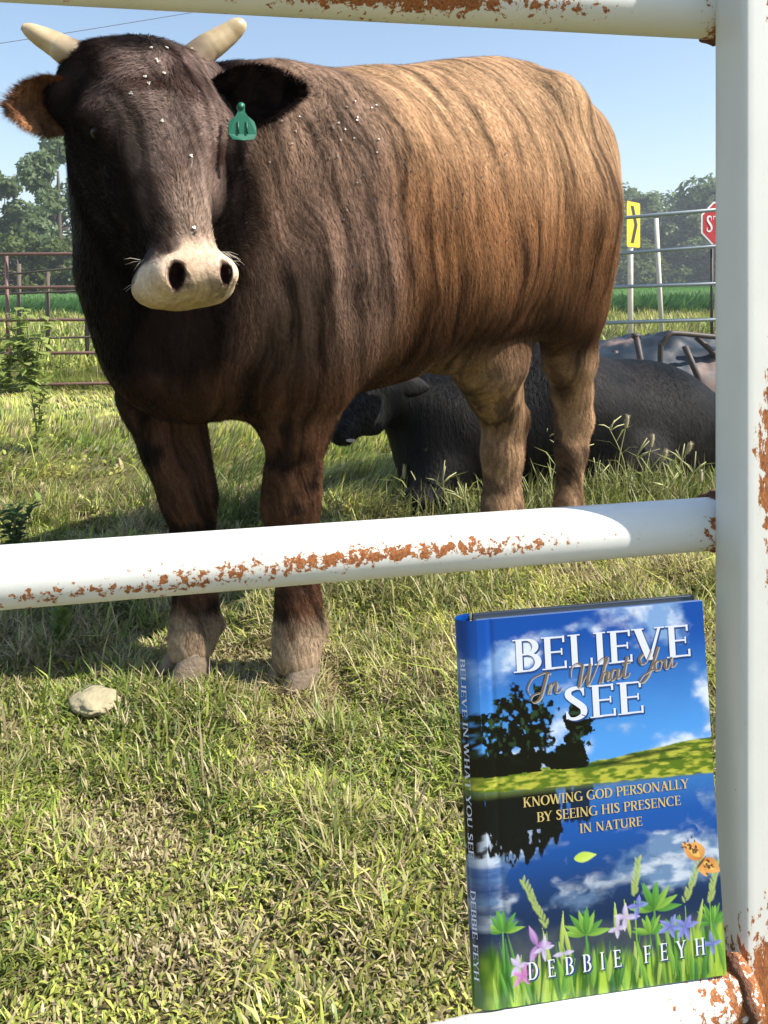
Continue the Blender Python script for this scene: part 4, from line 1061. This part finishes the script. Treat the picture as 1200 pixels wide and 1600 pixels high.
cover_text('IN NATURE',.395,.67,.559,.583,M_gold,.00024,name='subtitle')
cover_text('DEBBIE FEYH',.145,.91,.893,.937,M_auth,.00050,spacing=.80,sh=M_shadow,name='author')
# script line, drawn as pen strokes (units: letters ~1 high)
SCR = [
 [(-.25,.15),(-.35,.45),(-.1,.85),(.45,1.0),(.75,.9)], [(.62,.98),(.42,.4),(.22,-.1),(-.05,-.25),(-.22,-.1),(-.1,.1),(.3,.15)], [(.55,.0),(.72,.45),(.66,.15),(.68,.0)],[(.70,.2),(.9,.46),(1.0,.4),(.95,.05),(1.1,.0),(1.25,.15)],
 [(1.7,.55),(1.75,.95),(2.05,1.1),(2.3,.95)],[(2.3,1.0),(2.12,.3),(2.08,0.0),(2.35,.4),(2.65,.85)],[(2.65,.95),(2.5,.3),(2.48,.0),(2.75,.4),(3.05,.95),(3.3,1.1)],
 [(3.0,.0),(3.25,.5),(3.5,1.0),(3.45,1.1),(3.3,.7),(3.12,.0)],[(3.12,.0),(3.3,.4),(3.45,.42),(3.4,.05),(3.55,.1)],[(3.9,.42),(3.7,.45),(3.58,.15),(3.68,.0),(3.9,.3),(3.95,.45),(3.9,.05),(4.05,.1)],[(4.05,.1),(4.3,.6),(4.42,.95),(4.25,.3),(4.22,.02),(4.4,.05),(4.5,.2)],[(4.15,.62),(4.55,.66)],
 [(5.2,.9),(5.0,.7),(5.1,.45),(5.35,.55),(5.6,1.0)],[(5.95,1.1),(5.7,.5),(5.4,-.1),(5.1,-.4),(4.95,-.3),(5.2,-.05),(5.7,.1)],[(5.95,.45),(5.75,.35),(5.75,.05),(5.95,.05),(6.05,.3),(5.95,.45),(6.1,.36),(6.22,.42)],[(6.25,.45),(6.22,.1),(6.32,.0),(6.5,.3),(6.55,.45),(6.52,.08),(6.65,.05),(6.8,.2)],
]
pol = []
for s in SCR:
    c = spline(s,7); n = len(c)
    d = np.gradient(c,axis=0); down = np.clip(-d[:,1]/(np.linalg.norm(d,axis=1)+1e-9),0,1)
    w = .032+.062*down
    # overall placement: rising line across the cover
    def mp(p): return (.235+(p[:,0])*.0925, .214-.0065*p[:,0]-p[:,1]*.058)
    uq, vq = mp(c); pol += [[(a*BW,b*BH) for a,b in P_] for P_ in [[(x/BW,y/BH) for x,y in z] for z in strip(np.stack([uq*BW,-vq*BH],1), w*.058*BH*1.35)]]
V=[];Fc=[]
for i,p in enumerate(pol):
    b0=len(V); V += [(x,-.00032-2e-6*(i%40),BH+y) for x,y in p]; ar=sum(p[k][0]*p[(k+1)%4][1]-p[(k+1)%4][0]*p[k][1] for k in range(4)); idx=[b0,b0+1,b0+2,b0+3]; Fc.append(tuple(idx if ar>0 else idx[::-1]))
link('script_lettering', pyd('script',V,Fc), M_script, fc, False)
V2=[(x+.0006,y+.00003,z-.0007) for x,y,z in V]; link('script_shade', pyd('script_shade',V2,Fc), flat('script_pale',(.42,.38,.33)), fc, False)
# spine lettering, running down the strip
def spn(x,y,l):      # x along the strip 0..1 downwards, y across 0..1
    a = math.radians(40+20*y); return (-.0115*math.sin(a)-.0003-l*2, BT*(1-math.cos(a))/2-.0003, BH*(1-x))
link('spine_title', poly_mesh('spine_title', text_polys('BELIEVE IN WHAT YOU SEE',.10,.62,0,1), lambda x,y,l: spn(x,1-y,l)), M_lw, sp, False)
link('spine_author', poly_mesh('spine_author', text_polys('DEBBIE FEYH',.70,.93,0,1), lambda x,y,l: spn(x,1-y,l)), M_lw, sp, False)

# ------------------------------------------------------------------ vegetation
def blades(name, xy, length, width, lean, colr, mat, curve=.5, seed=0, z=None, flatness=0):
    r = np.random.default_rng(seed); n = len(xy)
    zz = gz(xy[:,0], xy[:,1])-.010 if z is None else z
    h = r.uniform(0, 2*np.pi, n); d = np.stack([np.cos(h), np.sin(h)],1)
    L = length*r.uniform(.55,1.35,n); W = width*r.uniform(.7,1.3,n); le = np.clip(lean+r.normal(0,.28,n), .03, 1.5)
    tw = r.uniform(0,np.pi,n); sd_ = np.stack([np.cos(h+np.pi/2+ (tw-1.57)*.35), np.sin(h+np.pi/2+(tw-1.57)*.35)],1)
    def pt(t):
        a = le*(.35+curve*1.3*t)         # angle from vertical grows along the blade
        a = np.minimum(a, 1.75)
        return np.stack([xy[:,0]+d[:,0]*L*t*np.sin(a), xy[:,1]+d[:,1]*L*t*np.sin(a), zz+L*t*np.cos(a)],1)
    b0, m1, t1 = pt(0.), pt(.55), pt(1.)
    s3 = np.concatenate([sd_, np.zeros((n,1))],1)*W[:,None]*.5
    V = np.stack([b0-s3*.7, b0+s3*.7, m1+s3, m1-s3, t1],1).reshape(-1,3)
    o = np.arange(n)*5
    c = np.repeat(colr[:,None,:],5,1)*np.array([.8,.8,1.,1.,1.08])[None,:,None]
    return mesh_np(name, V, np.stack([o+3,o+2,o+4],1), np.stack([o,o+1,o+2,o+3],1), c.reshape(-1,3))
def scatter(n, y0, y1, m=.62, pad=.5, seed=0, power=1.0):
    r = np.random.default_rng(seed)
    u = r.uniform(0,1,n); y = np.sqrt(y0*y0+(y1*y1-y0*y0)*u) if power == 1 else y0*(y1/y0)**u
    x = r.uniform(-1,1,n)*(m*y+pad); return np.stack([x,y],1)
G1 = np.array([.265,.325,.055]); G2 = np.array([.48,.48,.115]); G3 = np.array([.13,.20,.042]); ST = np.array([.54,.46,.25]); BR = np.array([.20,.145,.070])
def grass_cols(xy, seed, dry=.18):
    r = np.random.default_rng(seed+99); n = len(xy)
    p = np.stack([xy[:,0]*1.6, xy[:,1]*1.6, xy[:,0]*0],1); k = fbm(p,3,71); k2 = fbm(p*3.3,2,73)
    c = lerp(G1, G2, np.clip(sst(.3,.7,k)+r.normal(0,.3,n),0,1)); c = lerp(c, G3, (r.uniform(0,1,n) < .18+.3*(k2<.42))*.85)
    k3 = fbm(p*7,2,75); c = c*(.72+.5*sst(.3,.7,k3))[:,None]
    dm = r.uniform(0,1,n) < dry*(1+2.2*sst(.5,.7,k2)); c = np.where(dm[:,None], lerp(ST,BR,r.uniform(0,1,n)**2), c)
    return c*r.uniform(.75,1.25,(n,1))
def hoofclear(xy):
    keep = np.ones(len(xy),bool)
    for h in (RFh,LFh): keep &= np.hypot(xy[:,0]-h[0], xy[:,1]-h[1]+.02) > .022
    return xy[keep]
parts = []
def grow(name, label, n, y0, y1, length, width, lean, dry, seed, curve=.5, sel=None, pad=.5, power=1.0, zero=False, mat=M_grass):
    xy = scatter(n,y0,y1,seed=seed,pad=pad,power=power)
    if sel is not None: xy = xy[sel(xy)]
    xy = hoofclear(xy)
    k = fbm(np.stack([xy[:,0]*2.6,xy[:,1]*2.6,xy[:,0]*0+5],1),3,77)
    k9 = fbm(np.stack([xy[:,0]*11,xy[:,1]*11,xy[:,0]*0+6],1),2,79)
    L = length*(.6+.9*sst(.35,.7,k))*(.55+.95*sst(.3,.65,k9))
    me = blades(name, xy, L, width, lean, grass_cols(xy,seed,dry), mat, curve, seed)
    return tag(link(name, me, mat, smooth=False), label, 'grass', kind='stuff')
clump = lambda th, sc, s: (lambda xy: fbm(np.stack([xy[:,0]*sc,xy[:,1]*sc,xy[:,0]*0+1],1),3,s) > th)
grow('short_grass','short trampled green grass covering the lot in front of the bull', 150000, .55, 2.6, .034, .0034, 1.02, .20, 1)
grow('matted_grass','fine matted grass and clippings over the soil by the gate', 90000, .55, 1.75, .027, .0030, 1.25, .30, 21)
grow('thatch','dry straw bits lying in the trampled grass', 34000, .55, 3.0, .045, .0026, 1.45, .85, 2, curve=.1)
grow('broad_weeds','small round leaved weeds between the grass blades', 52000, .55, 2.8, .018, .0085, 1.10, .06, 3, sel=clump(.44,5.5,81))
grow('long_grass','longer grass blades rising from the lot in clumps', 9000, .6, 3.2, .095, .0040, .62, .10, 4, sel=clump(.56,3.0,83))
grow('mid_grass','green grass reaching from the bull back to the fences', 120000, 2.5, 7.0, .075, .0065, .60, .14, 5)
grow('mid_weeds','leafy low growth in the grass by the fences', 30000, 2.5, 7.5, .045, .018, .95, .08, 6, sel=clump(.48,2.2,85))
grow('far_grass','far grass between fence and field', 70000, 6.8, 18, .10, .018, .55, .10, 7, sel=lambda xy: ~((xy[:,0]>-2)&(xy[:,1]>8.2)&(xy[:,1]<10.0)))
grow('verge_grass','tall pale verge grass beyond the dirt track', 30000, 10, 17.5, .13, .022, .60, .20, 8)
# crop rows
def crop():
    r = np.random.default_rng(12); n = 60000; xy = scatter(n,17.5,85,.62,2,12,power=2); zz = np.full(n,.02)
    xy[:,1] = np.round(xy[:,1]/.76)*.76+r.normal(0,.10,n)
    s = np.clip(xy[:,1]/30,.6,2.4)
    c = lerp((.055,.15,.03),(.11,.24,.05),r.uniform(0,1,n))
    me = blades('crop_plants', xy, .42*np.ones(n), .10*s, .8, c, M_leaf, .5, 12, z=zz)
    tag(link('crop_plants',me,M_leaf,smooth=False),'low green crop plants in rows on the field','crop',kind='stuff')
crop()
# trees
M_bark = plain('bark',(.10,.08,.06),.9,noise=.5,nscale=3)
def tree_meshes(seed, h, cr, n, leaf, c0, c1, lobes=9, low=.25):
    r = np.random.default_rng(seed)
    mb = MB(); mb.tube(spline([(0,0,-.3),(r.normal(0,.1),r.normal(0,.1),h*.3),(r.normal(0,.2),r.normal(0,.2),h*.75)],5),list(np.linspace(h*.028,h*.008,11)),8)
    cs = []
    for k in range(lobes):
        a = r.uniform(0,2*np.pi); t = r.uniform(low,1); rr = cr*(1-.55*abs(t-.45))*r.uniform(.35,.75)
        c = np.array([math.cos(a)*rr, math.sin(a)*rr, h*(t*.80+.08)]); cs.append((c, cr*r.uniform(.30,.52)*(1.1-.45*t)))
        mb.tube([(0,0,h*(.2+.4*t*.8)), c*.6+np.array([0,0,h*.1]), c], [h*.010,h*.006,h*.002], 6)
    cs.append((np.array([0,0,h*.9]), cr*.38))
    pts = []; 
    w = np.array([q[1]**2 for q in cs]); idx = r.choice(len(cs), n, p=w/w.sum())
    d = r.normal(0,1,(n,3)); d /= np.linalg.norm(d,axis=1)[:,None]; rad = r.uniform(0,1,n)**.38
    C = np.array([q[0] for q in cs])[idx]; Rr = np.array([q[1] for q in cs])[idx]
    p = C+d*(Rr*rad)[:,None]*np.array([1,1,.85]); k = fbm(p*(2.6/cr*2),2,seed) > .44; p = p[k]; d = d[k]; m = len(p)
    nrm = d*.6+r.normal(0,.6,(m,3))+np.array([0,0,.4]); nrm /= np.linalg.norm(nrm,axis=1)[:,None]
    t1 = np.cross(nrm, r.normal(0,1,(m,3))); t1 /= np.linalg.norm(t1,axis=1)[:,None]; t2 = np.cross(nrm,t1)
    s = (leaf*r.uniform(.6,1.4,m))[:,None]
    V = np.stack([p-t1*s,p+t2*s*.55,p+t1*s,p-t2*s*.55],1).reshape(-1,3); o = np.arange(m)*4
    col_ = lerp(c0,c1,np.clip(r.uniform(0,1,m)*.7+.3*(idx[k]%3)/2,0,1)); 
    return pyd('trunk',mb.v,mb.f), mesh_np('crown',V,None,np.stack([o,o+1,o+2,o+3],1),np.repeat(col_,4,0))
kinds = [tree_meshes(21,9.,3.6,9000,.20,(.10,.155,.055),(.21,.265,.105),11),
         tree_meshes(22,9.,4.4,10000,.21,(.080,.135,.045),(.175,.235,.085),13,.12),
         tree_meshes(23,9.,3.0,7000,.19,(.14,.20,.085),(.25,.31,.15),10),
         tree_meshes(24,5.,3.4,7000,.19,(.080,.125,.03),(.175,.215,.06),12,.02)]
tlab = {0:'round crowned dark green tree in the far tree line',1:'broad spreading dark green tree in the far tree line',2:'tall airy pale green tree in the far tree line',3:'low bushy scrub tree at the foot of the far tree line'}
def put_tree(kind, px, Y, h, rz, label=None, wid=1.0):
    base = 9. if kind < 3 else 5.
    c = P(px,440,Y); e = empty('tree',(c[0],c[1],0),rz); s = h/base; e.scale = (s*wid,s*wid,s)
    link('trunk',kinds[kind][0],M_bark,e); link('crown',kinds[kind][1],M_leaf,e,smooth=False)
    where = ' beyond the brown pipe fence' if px < 340 else ' beyond the grey tube gate' if px > 890 else ' beyond the bull\'s back'
    tag(e, label or tlab[kind].split(' in the')[0].split(' at the')[0]+where, 'tree', 'trees'+where)
# left group, nearer
put_tree(2, 92, 40, 8.7, .3, 'tall loose pale green tree rising beside the bull\'s drooping ear', .85)
put_tree(0, 5, 42, 6.8, 1.3)
put_tree(0, -75, 44, 7.4, 4.0)
put_tree(1, 60, 47, 5.4, 2.1); put_tree(1, 145, 44, 6.4, .9); put_tree(3, 28, 37, 3.2, .2); put_tree(3, 100, 38, 3.0, 2.6); put_tree(3,-40,38,3.1,4.4); put_tree(1,215,46,6.6,4.4); put_tree(0,300,46,7.2,2.4); put_tree(3,170,38,2.8,5.0)
put_tree(1,-170,48,7.4,1.4)
rt = random.Random(5)
for k,(px,h) in enumerate(((905,12.4),(958,12.6),(1000,11.6),(1040,11.8),(1082,11.6),(1125,12.4),(1170,12.0),(1220,12.6),(1270,12.2),(380,11),(450,11.5),(520,11),(590,11.6),(660,11.2),(730,11.6),(800,11.4),(850,12))):
    put_tree(rt.choice((0,1,1)), px, rt.uniform(88,98), h*rt.uniform(.94,1.06), rt.uniform(0,6), None, 1.25)
for k,px in enumerate((925,975,1012,1052,1095,1140,1190,1240)):
    put_tree(3, px, rt.uniform(82,87), rt.uniform(4.2,6.2), rt.uniform(0,6), None, 1.3)
# leafy weed at the fence
def weed(px, py, Y, hgt, n, lw, label, name='weed', seed=0, c0=(.13,.20,.045), c1=(.25,.32,.09), sp=.35, ang=(.5,1.3)):
    r = np.random.default_rng(seed); b0 = P(px,py,Y); b0[2] = 0
    e = empty(name, tuple(b0)); tag(e,label,'plant')
    for s in range(n):
        a = r.uniform(0,2*np.pi); top = np.array([math.cos(a)*sp*hgt*r.uniform(.2,1), math.sin(a)*sp*hgt*r.uniform(.2,1), hgt*r.uniform(.6,1)])
        S = spline([(0,0,0),top*np.array([.35,.35,.5]),top],6); mb = MB(); mb.tube(S,list(np.linspace(.006,.002,len(S)))); mb.build('stem',M_weedstem,e)
        V=[];T=[];C=[]
        for k in range(2,len(S)):
            for q in range(2):
                la = r.uniform(0,2*np.pi); el = r.uniform(*ang)-.5; d = np.array([math.cos(la)*math.cos(el),math.sin(la)*math.cos(el),math.sin(el)]); sd_=np.cross(d,[0,0,1]); sd_/=np.linalg.norm(sd_); L=lw*r.uniform(1.6,2.8); w=lw*r.uniform(.4,.7)
                o=len(V); p=S[k]; dr=np.array([0,0,-.25*L]); V+= [p,p+d*L*.4+sd_*w,p+d*L*.4-sd_*w,p+d*L+dr]; T+=[(o,o+2,o+1),(o+1,o+2,o+3)]; cc=np.asarray(c0)+(np.asarray(c1)-np.asarray(c0))*r.uniform(); C+=[cc]*4
        link('leaves', mesh_np('leaves',np.array(V),np.array(T),None,np.array(C)), M_leaf, e, smooth=False)
    return e
M_weedstem = plain('weed_stem',(.16,.20,.06),.7)
weed(50,600,5.45,.62,9,.055,'leafy light green weed growing through the brown pipe fence',seed=3,c0=(.24,.33,.08),c1=(.42,.48,.15),ang=(.2,1.2))
weed(8,600,5.35,.40,5,.05,'small leafy weed at the foot of the brown fence post',seed=6,c0=(.24,.33,.08),c1=(.40,.46,.15))
weed(22,850,2.30,.13,4,.020,'dark leaved weed sprig standing in the grass above the white rail',seed=9,c0=(.05,.10,.025),c1=(.09,.15,.04),sp=.5)
weed(60,700,3.6,.42,3,.03,'single tall pale green stalk in the grass below the brown fence',seed=12,sp=.15,c0=(.25,.30,.06),c1=(.32,.36,.09))
weed(98,1040,1.66,.15,2,.026,'upright green grass shoot at the edge of the bull\'s shadow',seed=14,sp=.12,ang=(1.3,1.9))
# foxtail grass in front of the black cow
M_fox = plain('foxtail_stem',(.44,.42,.19),.7); 
M_seed = plain('foxtail_seed',(.56,.48,.28),.8,noise=.4,nscale=300,bump=.8,bscale=500)
def foxtail(px, Y, h, lx, head=True, seed=0, fork=False, label=None):
    r = np.random.default_rng(seed); b0 = P(px,440,Y); b0[2] = float(gz(b0[0],b0[1]))-.01
    e = empty('foxtail_grass' if head else 'crabgrass', tuple(b0))
    tag(e, label or ('foxtail grass with a tan bristly seed head in front of the black cow' if head else 'forked crabgrass stalk with finger seed spikes before the black cow'), 'grass', 'foxtails before the black cow' if head else 'crabgrass stalks before the black cow')
    top = np.array([lx, r.normal(0,.03), h]); S = spline([(0,0,0),top*np.array([.25,.3,.55]),top],8)
    mb = MB(); mb.tube(S,list(np.linspace(.0022,.0013,len(S))),6); mb.build('stem',M_fox,e)
    if head:
        d = S[-1]-S[-2]; d /= np.linalg.norm(d); H0 = S[-1]; mb = MB(); L = r.uniform(.035,.05); mb.tube([H0+d*L*t for t in np.linspace(-.05,1,9)],[.003,.0055,.0065,.007,.007,.0068,.006,.0045,.002],9)
        sdh = mb.build('seed_head',M_seed,e)
        V=[];T=[]
        for k in range(160):
            t=r.uniform(0,1); a=r.normal(0,1,3); a-=d*np.dot(a,d); a/=np.linalg.norm(a); p=H0+d*L*t+a*.005; q=p+a*.008+d*.007; sdv=np.cross(a,d)*.0005; o=len(V); V+=[p-sdv,p+sdv,q]; T.append((o,o+1,o+2))
        tag(link('bristles',mesh_np('bristles',np.array(V),np.array(T)),M_seed,sdh,smooth=False),kind='stuff')
    else:
        for k in range(4):
            a = r.uniform(-1.1,1.1); L=r.uniform(.05,.09); d=np.array([math.sin(a),r.normal(0,.3),abs(math.cos(a))]); mb=MB(); mb.tube([S[-1-k//2],S[-1-k//2]+d*L*.5,S[-1-k//2]+d*L+np.array([0,0,-.01])],[.0022,.0024,.0012],6); mb.build('seed_spike',M_fox,e)
    for k in range(3):
        i = r.integers(2,len(S)-4); a=r.uniform(0,2*np.pi); L=r.uniform(.06,.13); d=np.array([math.cos(a),math.sin(a),.9]); p=S[i]; sdv=np.cross(d,[0,0,1]); sdv=sdv/np.linalg.norm(sdv)*.003
        V=[p-sdv*.5,p+sdv*.5,p+d*L*.55+sdv,p+d*L*.55-sdv,p+d*L*np.array([1.4,1.4,.7])]; me=mesh_np('blade',np.array(V),np.array([(3,2,4)]),np.array([(0,1,2,3)]),np.tile([.26,.28,.08],(5,1))); link('blade',me,M_grass,e,smooth=False)
for i,(px,yt,lx,hd) in enumerate(((632,738,.0,1),(672,702,-.05,1),(690,745,.03,0),(708,770,-.04,1),(762,745,.0,1),(655,752,.04,0),(725,765,.02,0),
      (836,700,.0,1),(850,672,-.03,0),(872,690,.03,0),(948,652,-.08,0),(975,650,.03,1),(990,690,-.06,0),(1020,688,.03,1),(1032,698,.04,1),(1066,686,.05,1),(1098,735,.01,1),(1062,700,-.03,0),(905,700,.05,0),(935,735,-.04,0),(1045,742,.02,0),(1085,720,.05,0))):
    Y = 2.55+.25*rng.uniform() if px < 780 else 2.62+.3*rng.uniform()
    h = CAM_H-(yt-440)/F*Y-.02
    foxtail(px-lx/Y*F, Y, h, lx, bool(hd), 50+i)
foxtail(668, 1.85, .17, -.17, True, 90, label='leaning foxtail stalk with a tan head hanging below the white rail')
# tuft of grass in front of the cow
def tuft(cx, Y, n, L, spread, seed, name, label):
    r = np.random.default_rng(seed); c = P(cx,440,Y); xy = np.stack([c[0]+r.normal(0,spread,n), Y+r.normal(0,spread*.6,n)],1)
    me = blades(name, xy, np.full(n,L), .005, .45, lerp((.20,.24,.06),(.34,.33,.14),r.uniform(0,1,n)), M_grass, .6, seed)
    tag(link(name,me,M_grass,smooth=False),label,'grass',kind='stuff')
tuft(1000,2.75,420,.16,.13,61,'grass_tuft','pale grass tuft at the feet of the lying black cow')
tuft(690,2.6,260,.12,.12,62,'grass_tuft','thin grass tuft before the black cow chest')
tuft(870,2.6,260,.13,.16,63,'grass_tuft','grass tuft round the bull\'s hind hooves')
tuft(640,1.95,300,.10,.10,64,'grass_tuft','grass tuft beside the bull\'s front hooves')
# stone
bm = bmesh.new(); bmesh.ops.create_icosphere(bm,subdivisions=4,radius=1)
for v_ in bm.verts:
    c = v_.co; k = float(fbm(np.array([[c.x*2.2,c.y*2.2,c.z*2.2]])+9,4,91)[0]); f = .68+.65*k; v_.co = Vector((c.x*.055*f,c.y*.040*f,c.z*.017*f))
me = bpy.data.meshes.new('stone'); bm.to_mesh(me); bm.free()
so = link('stone',me,plain('pale_stone',(.36,.31,.19),.9,noise=.25,nscale=30,bump=.5,bscale=60)); so.rotation_euler = (0,0,2.3); so.location = tuple(PG(146,1092)+np.array([0,0,-.004])); tag(so,'flat pale tan stone half sunk in the grass beside the hoof','stone')
# overhead wire
w0, w1 = P(-400,128,60), P(900,-90,75); S = np.array([w0+(w1-w0)*t+np.array([0,0,-.5*math.sin(math.pi*t)]) for t in np.linspace(0,1,30)])
mb = MB(); mb.tube(S,.028,6); o = mb.build('power_line',plain('wire',(.10,.10,.11),.6)); tag(o,'thin dark overhead wire crossing the sky above the trees','wire')

# ------------------------------------------------------------------ flies on the animals
from mathutils.bvhtree import BVHTree
bvh = BVHTree.FromPolygons([tuple(x) for x in V_bull], [tuple(x) for x in Q_bull])
M_flyp = plain('fly_pale',(.52,.47,.40),.35); M_flyt = plain('fly_tan',(.17,.12,.085),.4); M_flyd = plain('fly_dark',(.05,.035,.028),.35)
def fly_mesh():
    bm = bmesh.new(); bmesh.ops.create_icosphere(bm,subdivisions=2,radius=1)
    for v_ in bm.verts: v_.co = Vector((v_.co.x*.0030*(1.0-.25*v_.co.x), v_.co.y*.0017, v_.co.z*.0016))
    for s in (1,-1):
        w = [bm.verts.new((.0008,.0006*s,.0016)),bm.verts.new((-.0020,.0030*s,.0018)),bm.verts.new((-.0042,.0022*s,.0014)),bm.verts.new((-.0030,.0004*s,.0016))]; bm.faces.new(w if s>0 else w[::-1])
    me = bpy.data.meshes.new('fly'); bm.to_mesh(me); bm.free(); return me
fmp, fmd, fmt = fly_mesh(), fly_mesh(), fly_mesh()
camL = Vector(L_(np.array([0,0,CAM_H])))
def fly(px, py, pale, label, group, sc=1.0):
    d = Vector(PL(px,py,1.0))-camL; d.normalize(); hit = bvh.ray_cast(camL, d, 6)
    if hit[0] is None: return
    pw = Vector((Rb@np.array(hit[0]))+BM); nw = Vector(Rb@np.array(hit[1]))
    if nw.dot(Vector((0,0,CAM_H))-pw) < 0: nw = -nw
    o = link('fly', *((fmt,M_flyt) if pale == 2 else (fmp,M_flyp) if pale else (fmd,M_flyd)), None); o.location = pw+nw*.0025
    o.rotation_euler = (nw.to_track_quat('Z','X').to_matrix()@Matrix.Rotation(random.uniform(0,6.28),3,'Z')).to_euler(); o.scale = (sc,)*3
    tag(o,label,'fly',group)
for px,py in ((207,148),(233,133),(228,121),(246,99),(257,116),(261,77),(298,78),(235,77),(252,190),(296,244),(303,358),(243,95)): fly(px,py,True,"pale fly resting on the bull's dark forehead and nose bridge","flies on the bull's face",.95)
for px,py in ((308,145),(262,212),(305,362)): fly(px,py,False,"dark fly resting on the bull's face","dark flies on the bull's face",1.0)
fr = random.Random(8)
for k in range(34):
    px,py = fr.gauss(520,55),fr.gauss(190,55)
    fly(px,py,2*(fr.random()<.6),"small fly on the bull's lit shoulder and flank","flies on the bull's flank",.8)
for k in range(18): fly(fr.uniform(500,800),fr.uniform(240,420),False,"small fly on the bull's lit shoulder and flank","flies on the bull's flank",.8)

# ------------------------------------------------------------------ summer haze over the fields
mb = MB(); mb.box((0,435,16),(430,500,18.2))
hz_ = mb.build('haze', None, None, False)
hm_ = bpy.data.materials.new('haze'); hm_.use_nodes = True; hm_.node_tree.nodes.clear()
pv = hm_.node_tree.nodes.new('ShaderNodeVolumePrincipled'); pv.inputs['Color'].default_value = (.86,.92,1,1); pv.inputs['Density'].default_value = .0017; pv.inputs['Anisotropy'].default_value = .2
ho = hm_.node_tree.nodes.new('ShaderNodeOutputMaterial'); hm_.node_tree.links.new(pv.outputs[0], ho.inputs['Volume'])
hz_.data.materials.append(hm_); tag(hz_, 'thin pale summer haze over the lot and fields', 'haze', kind='stuff')
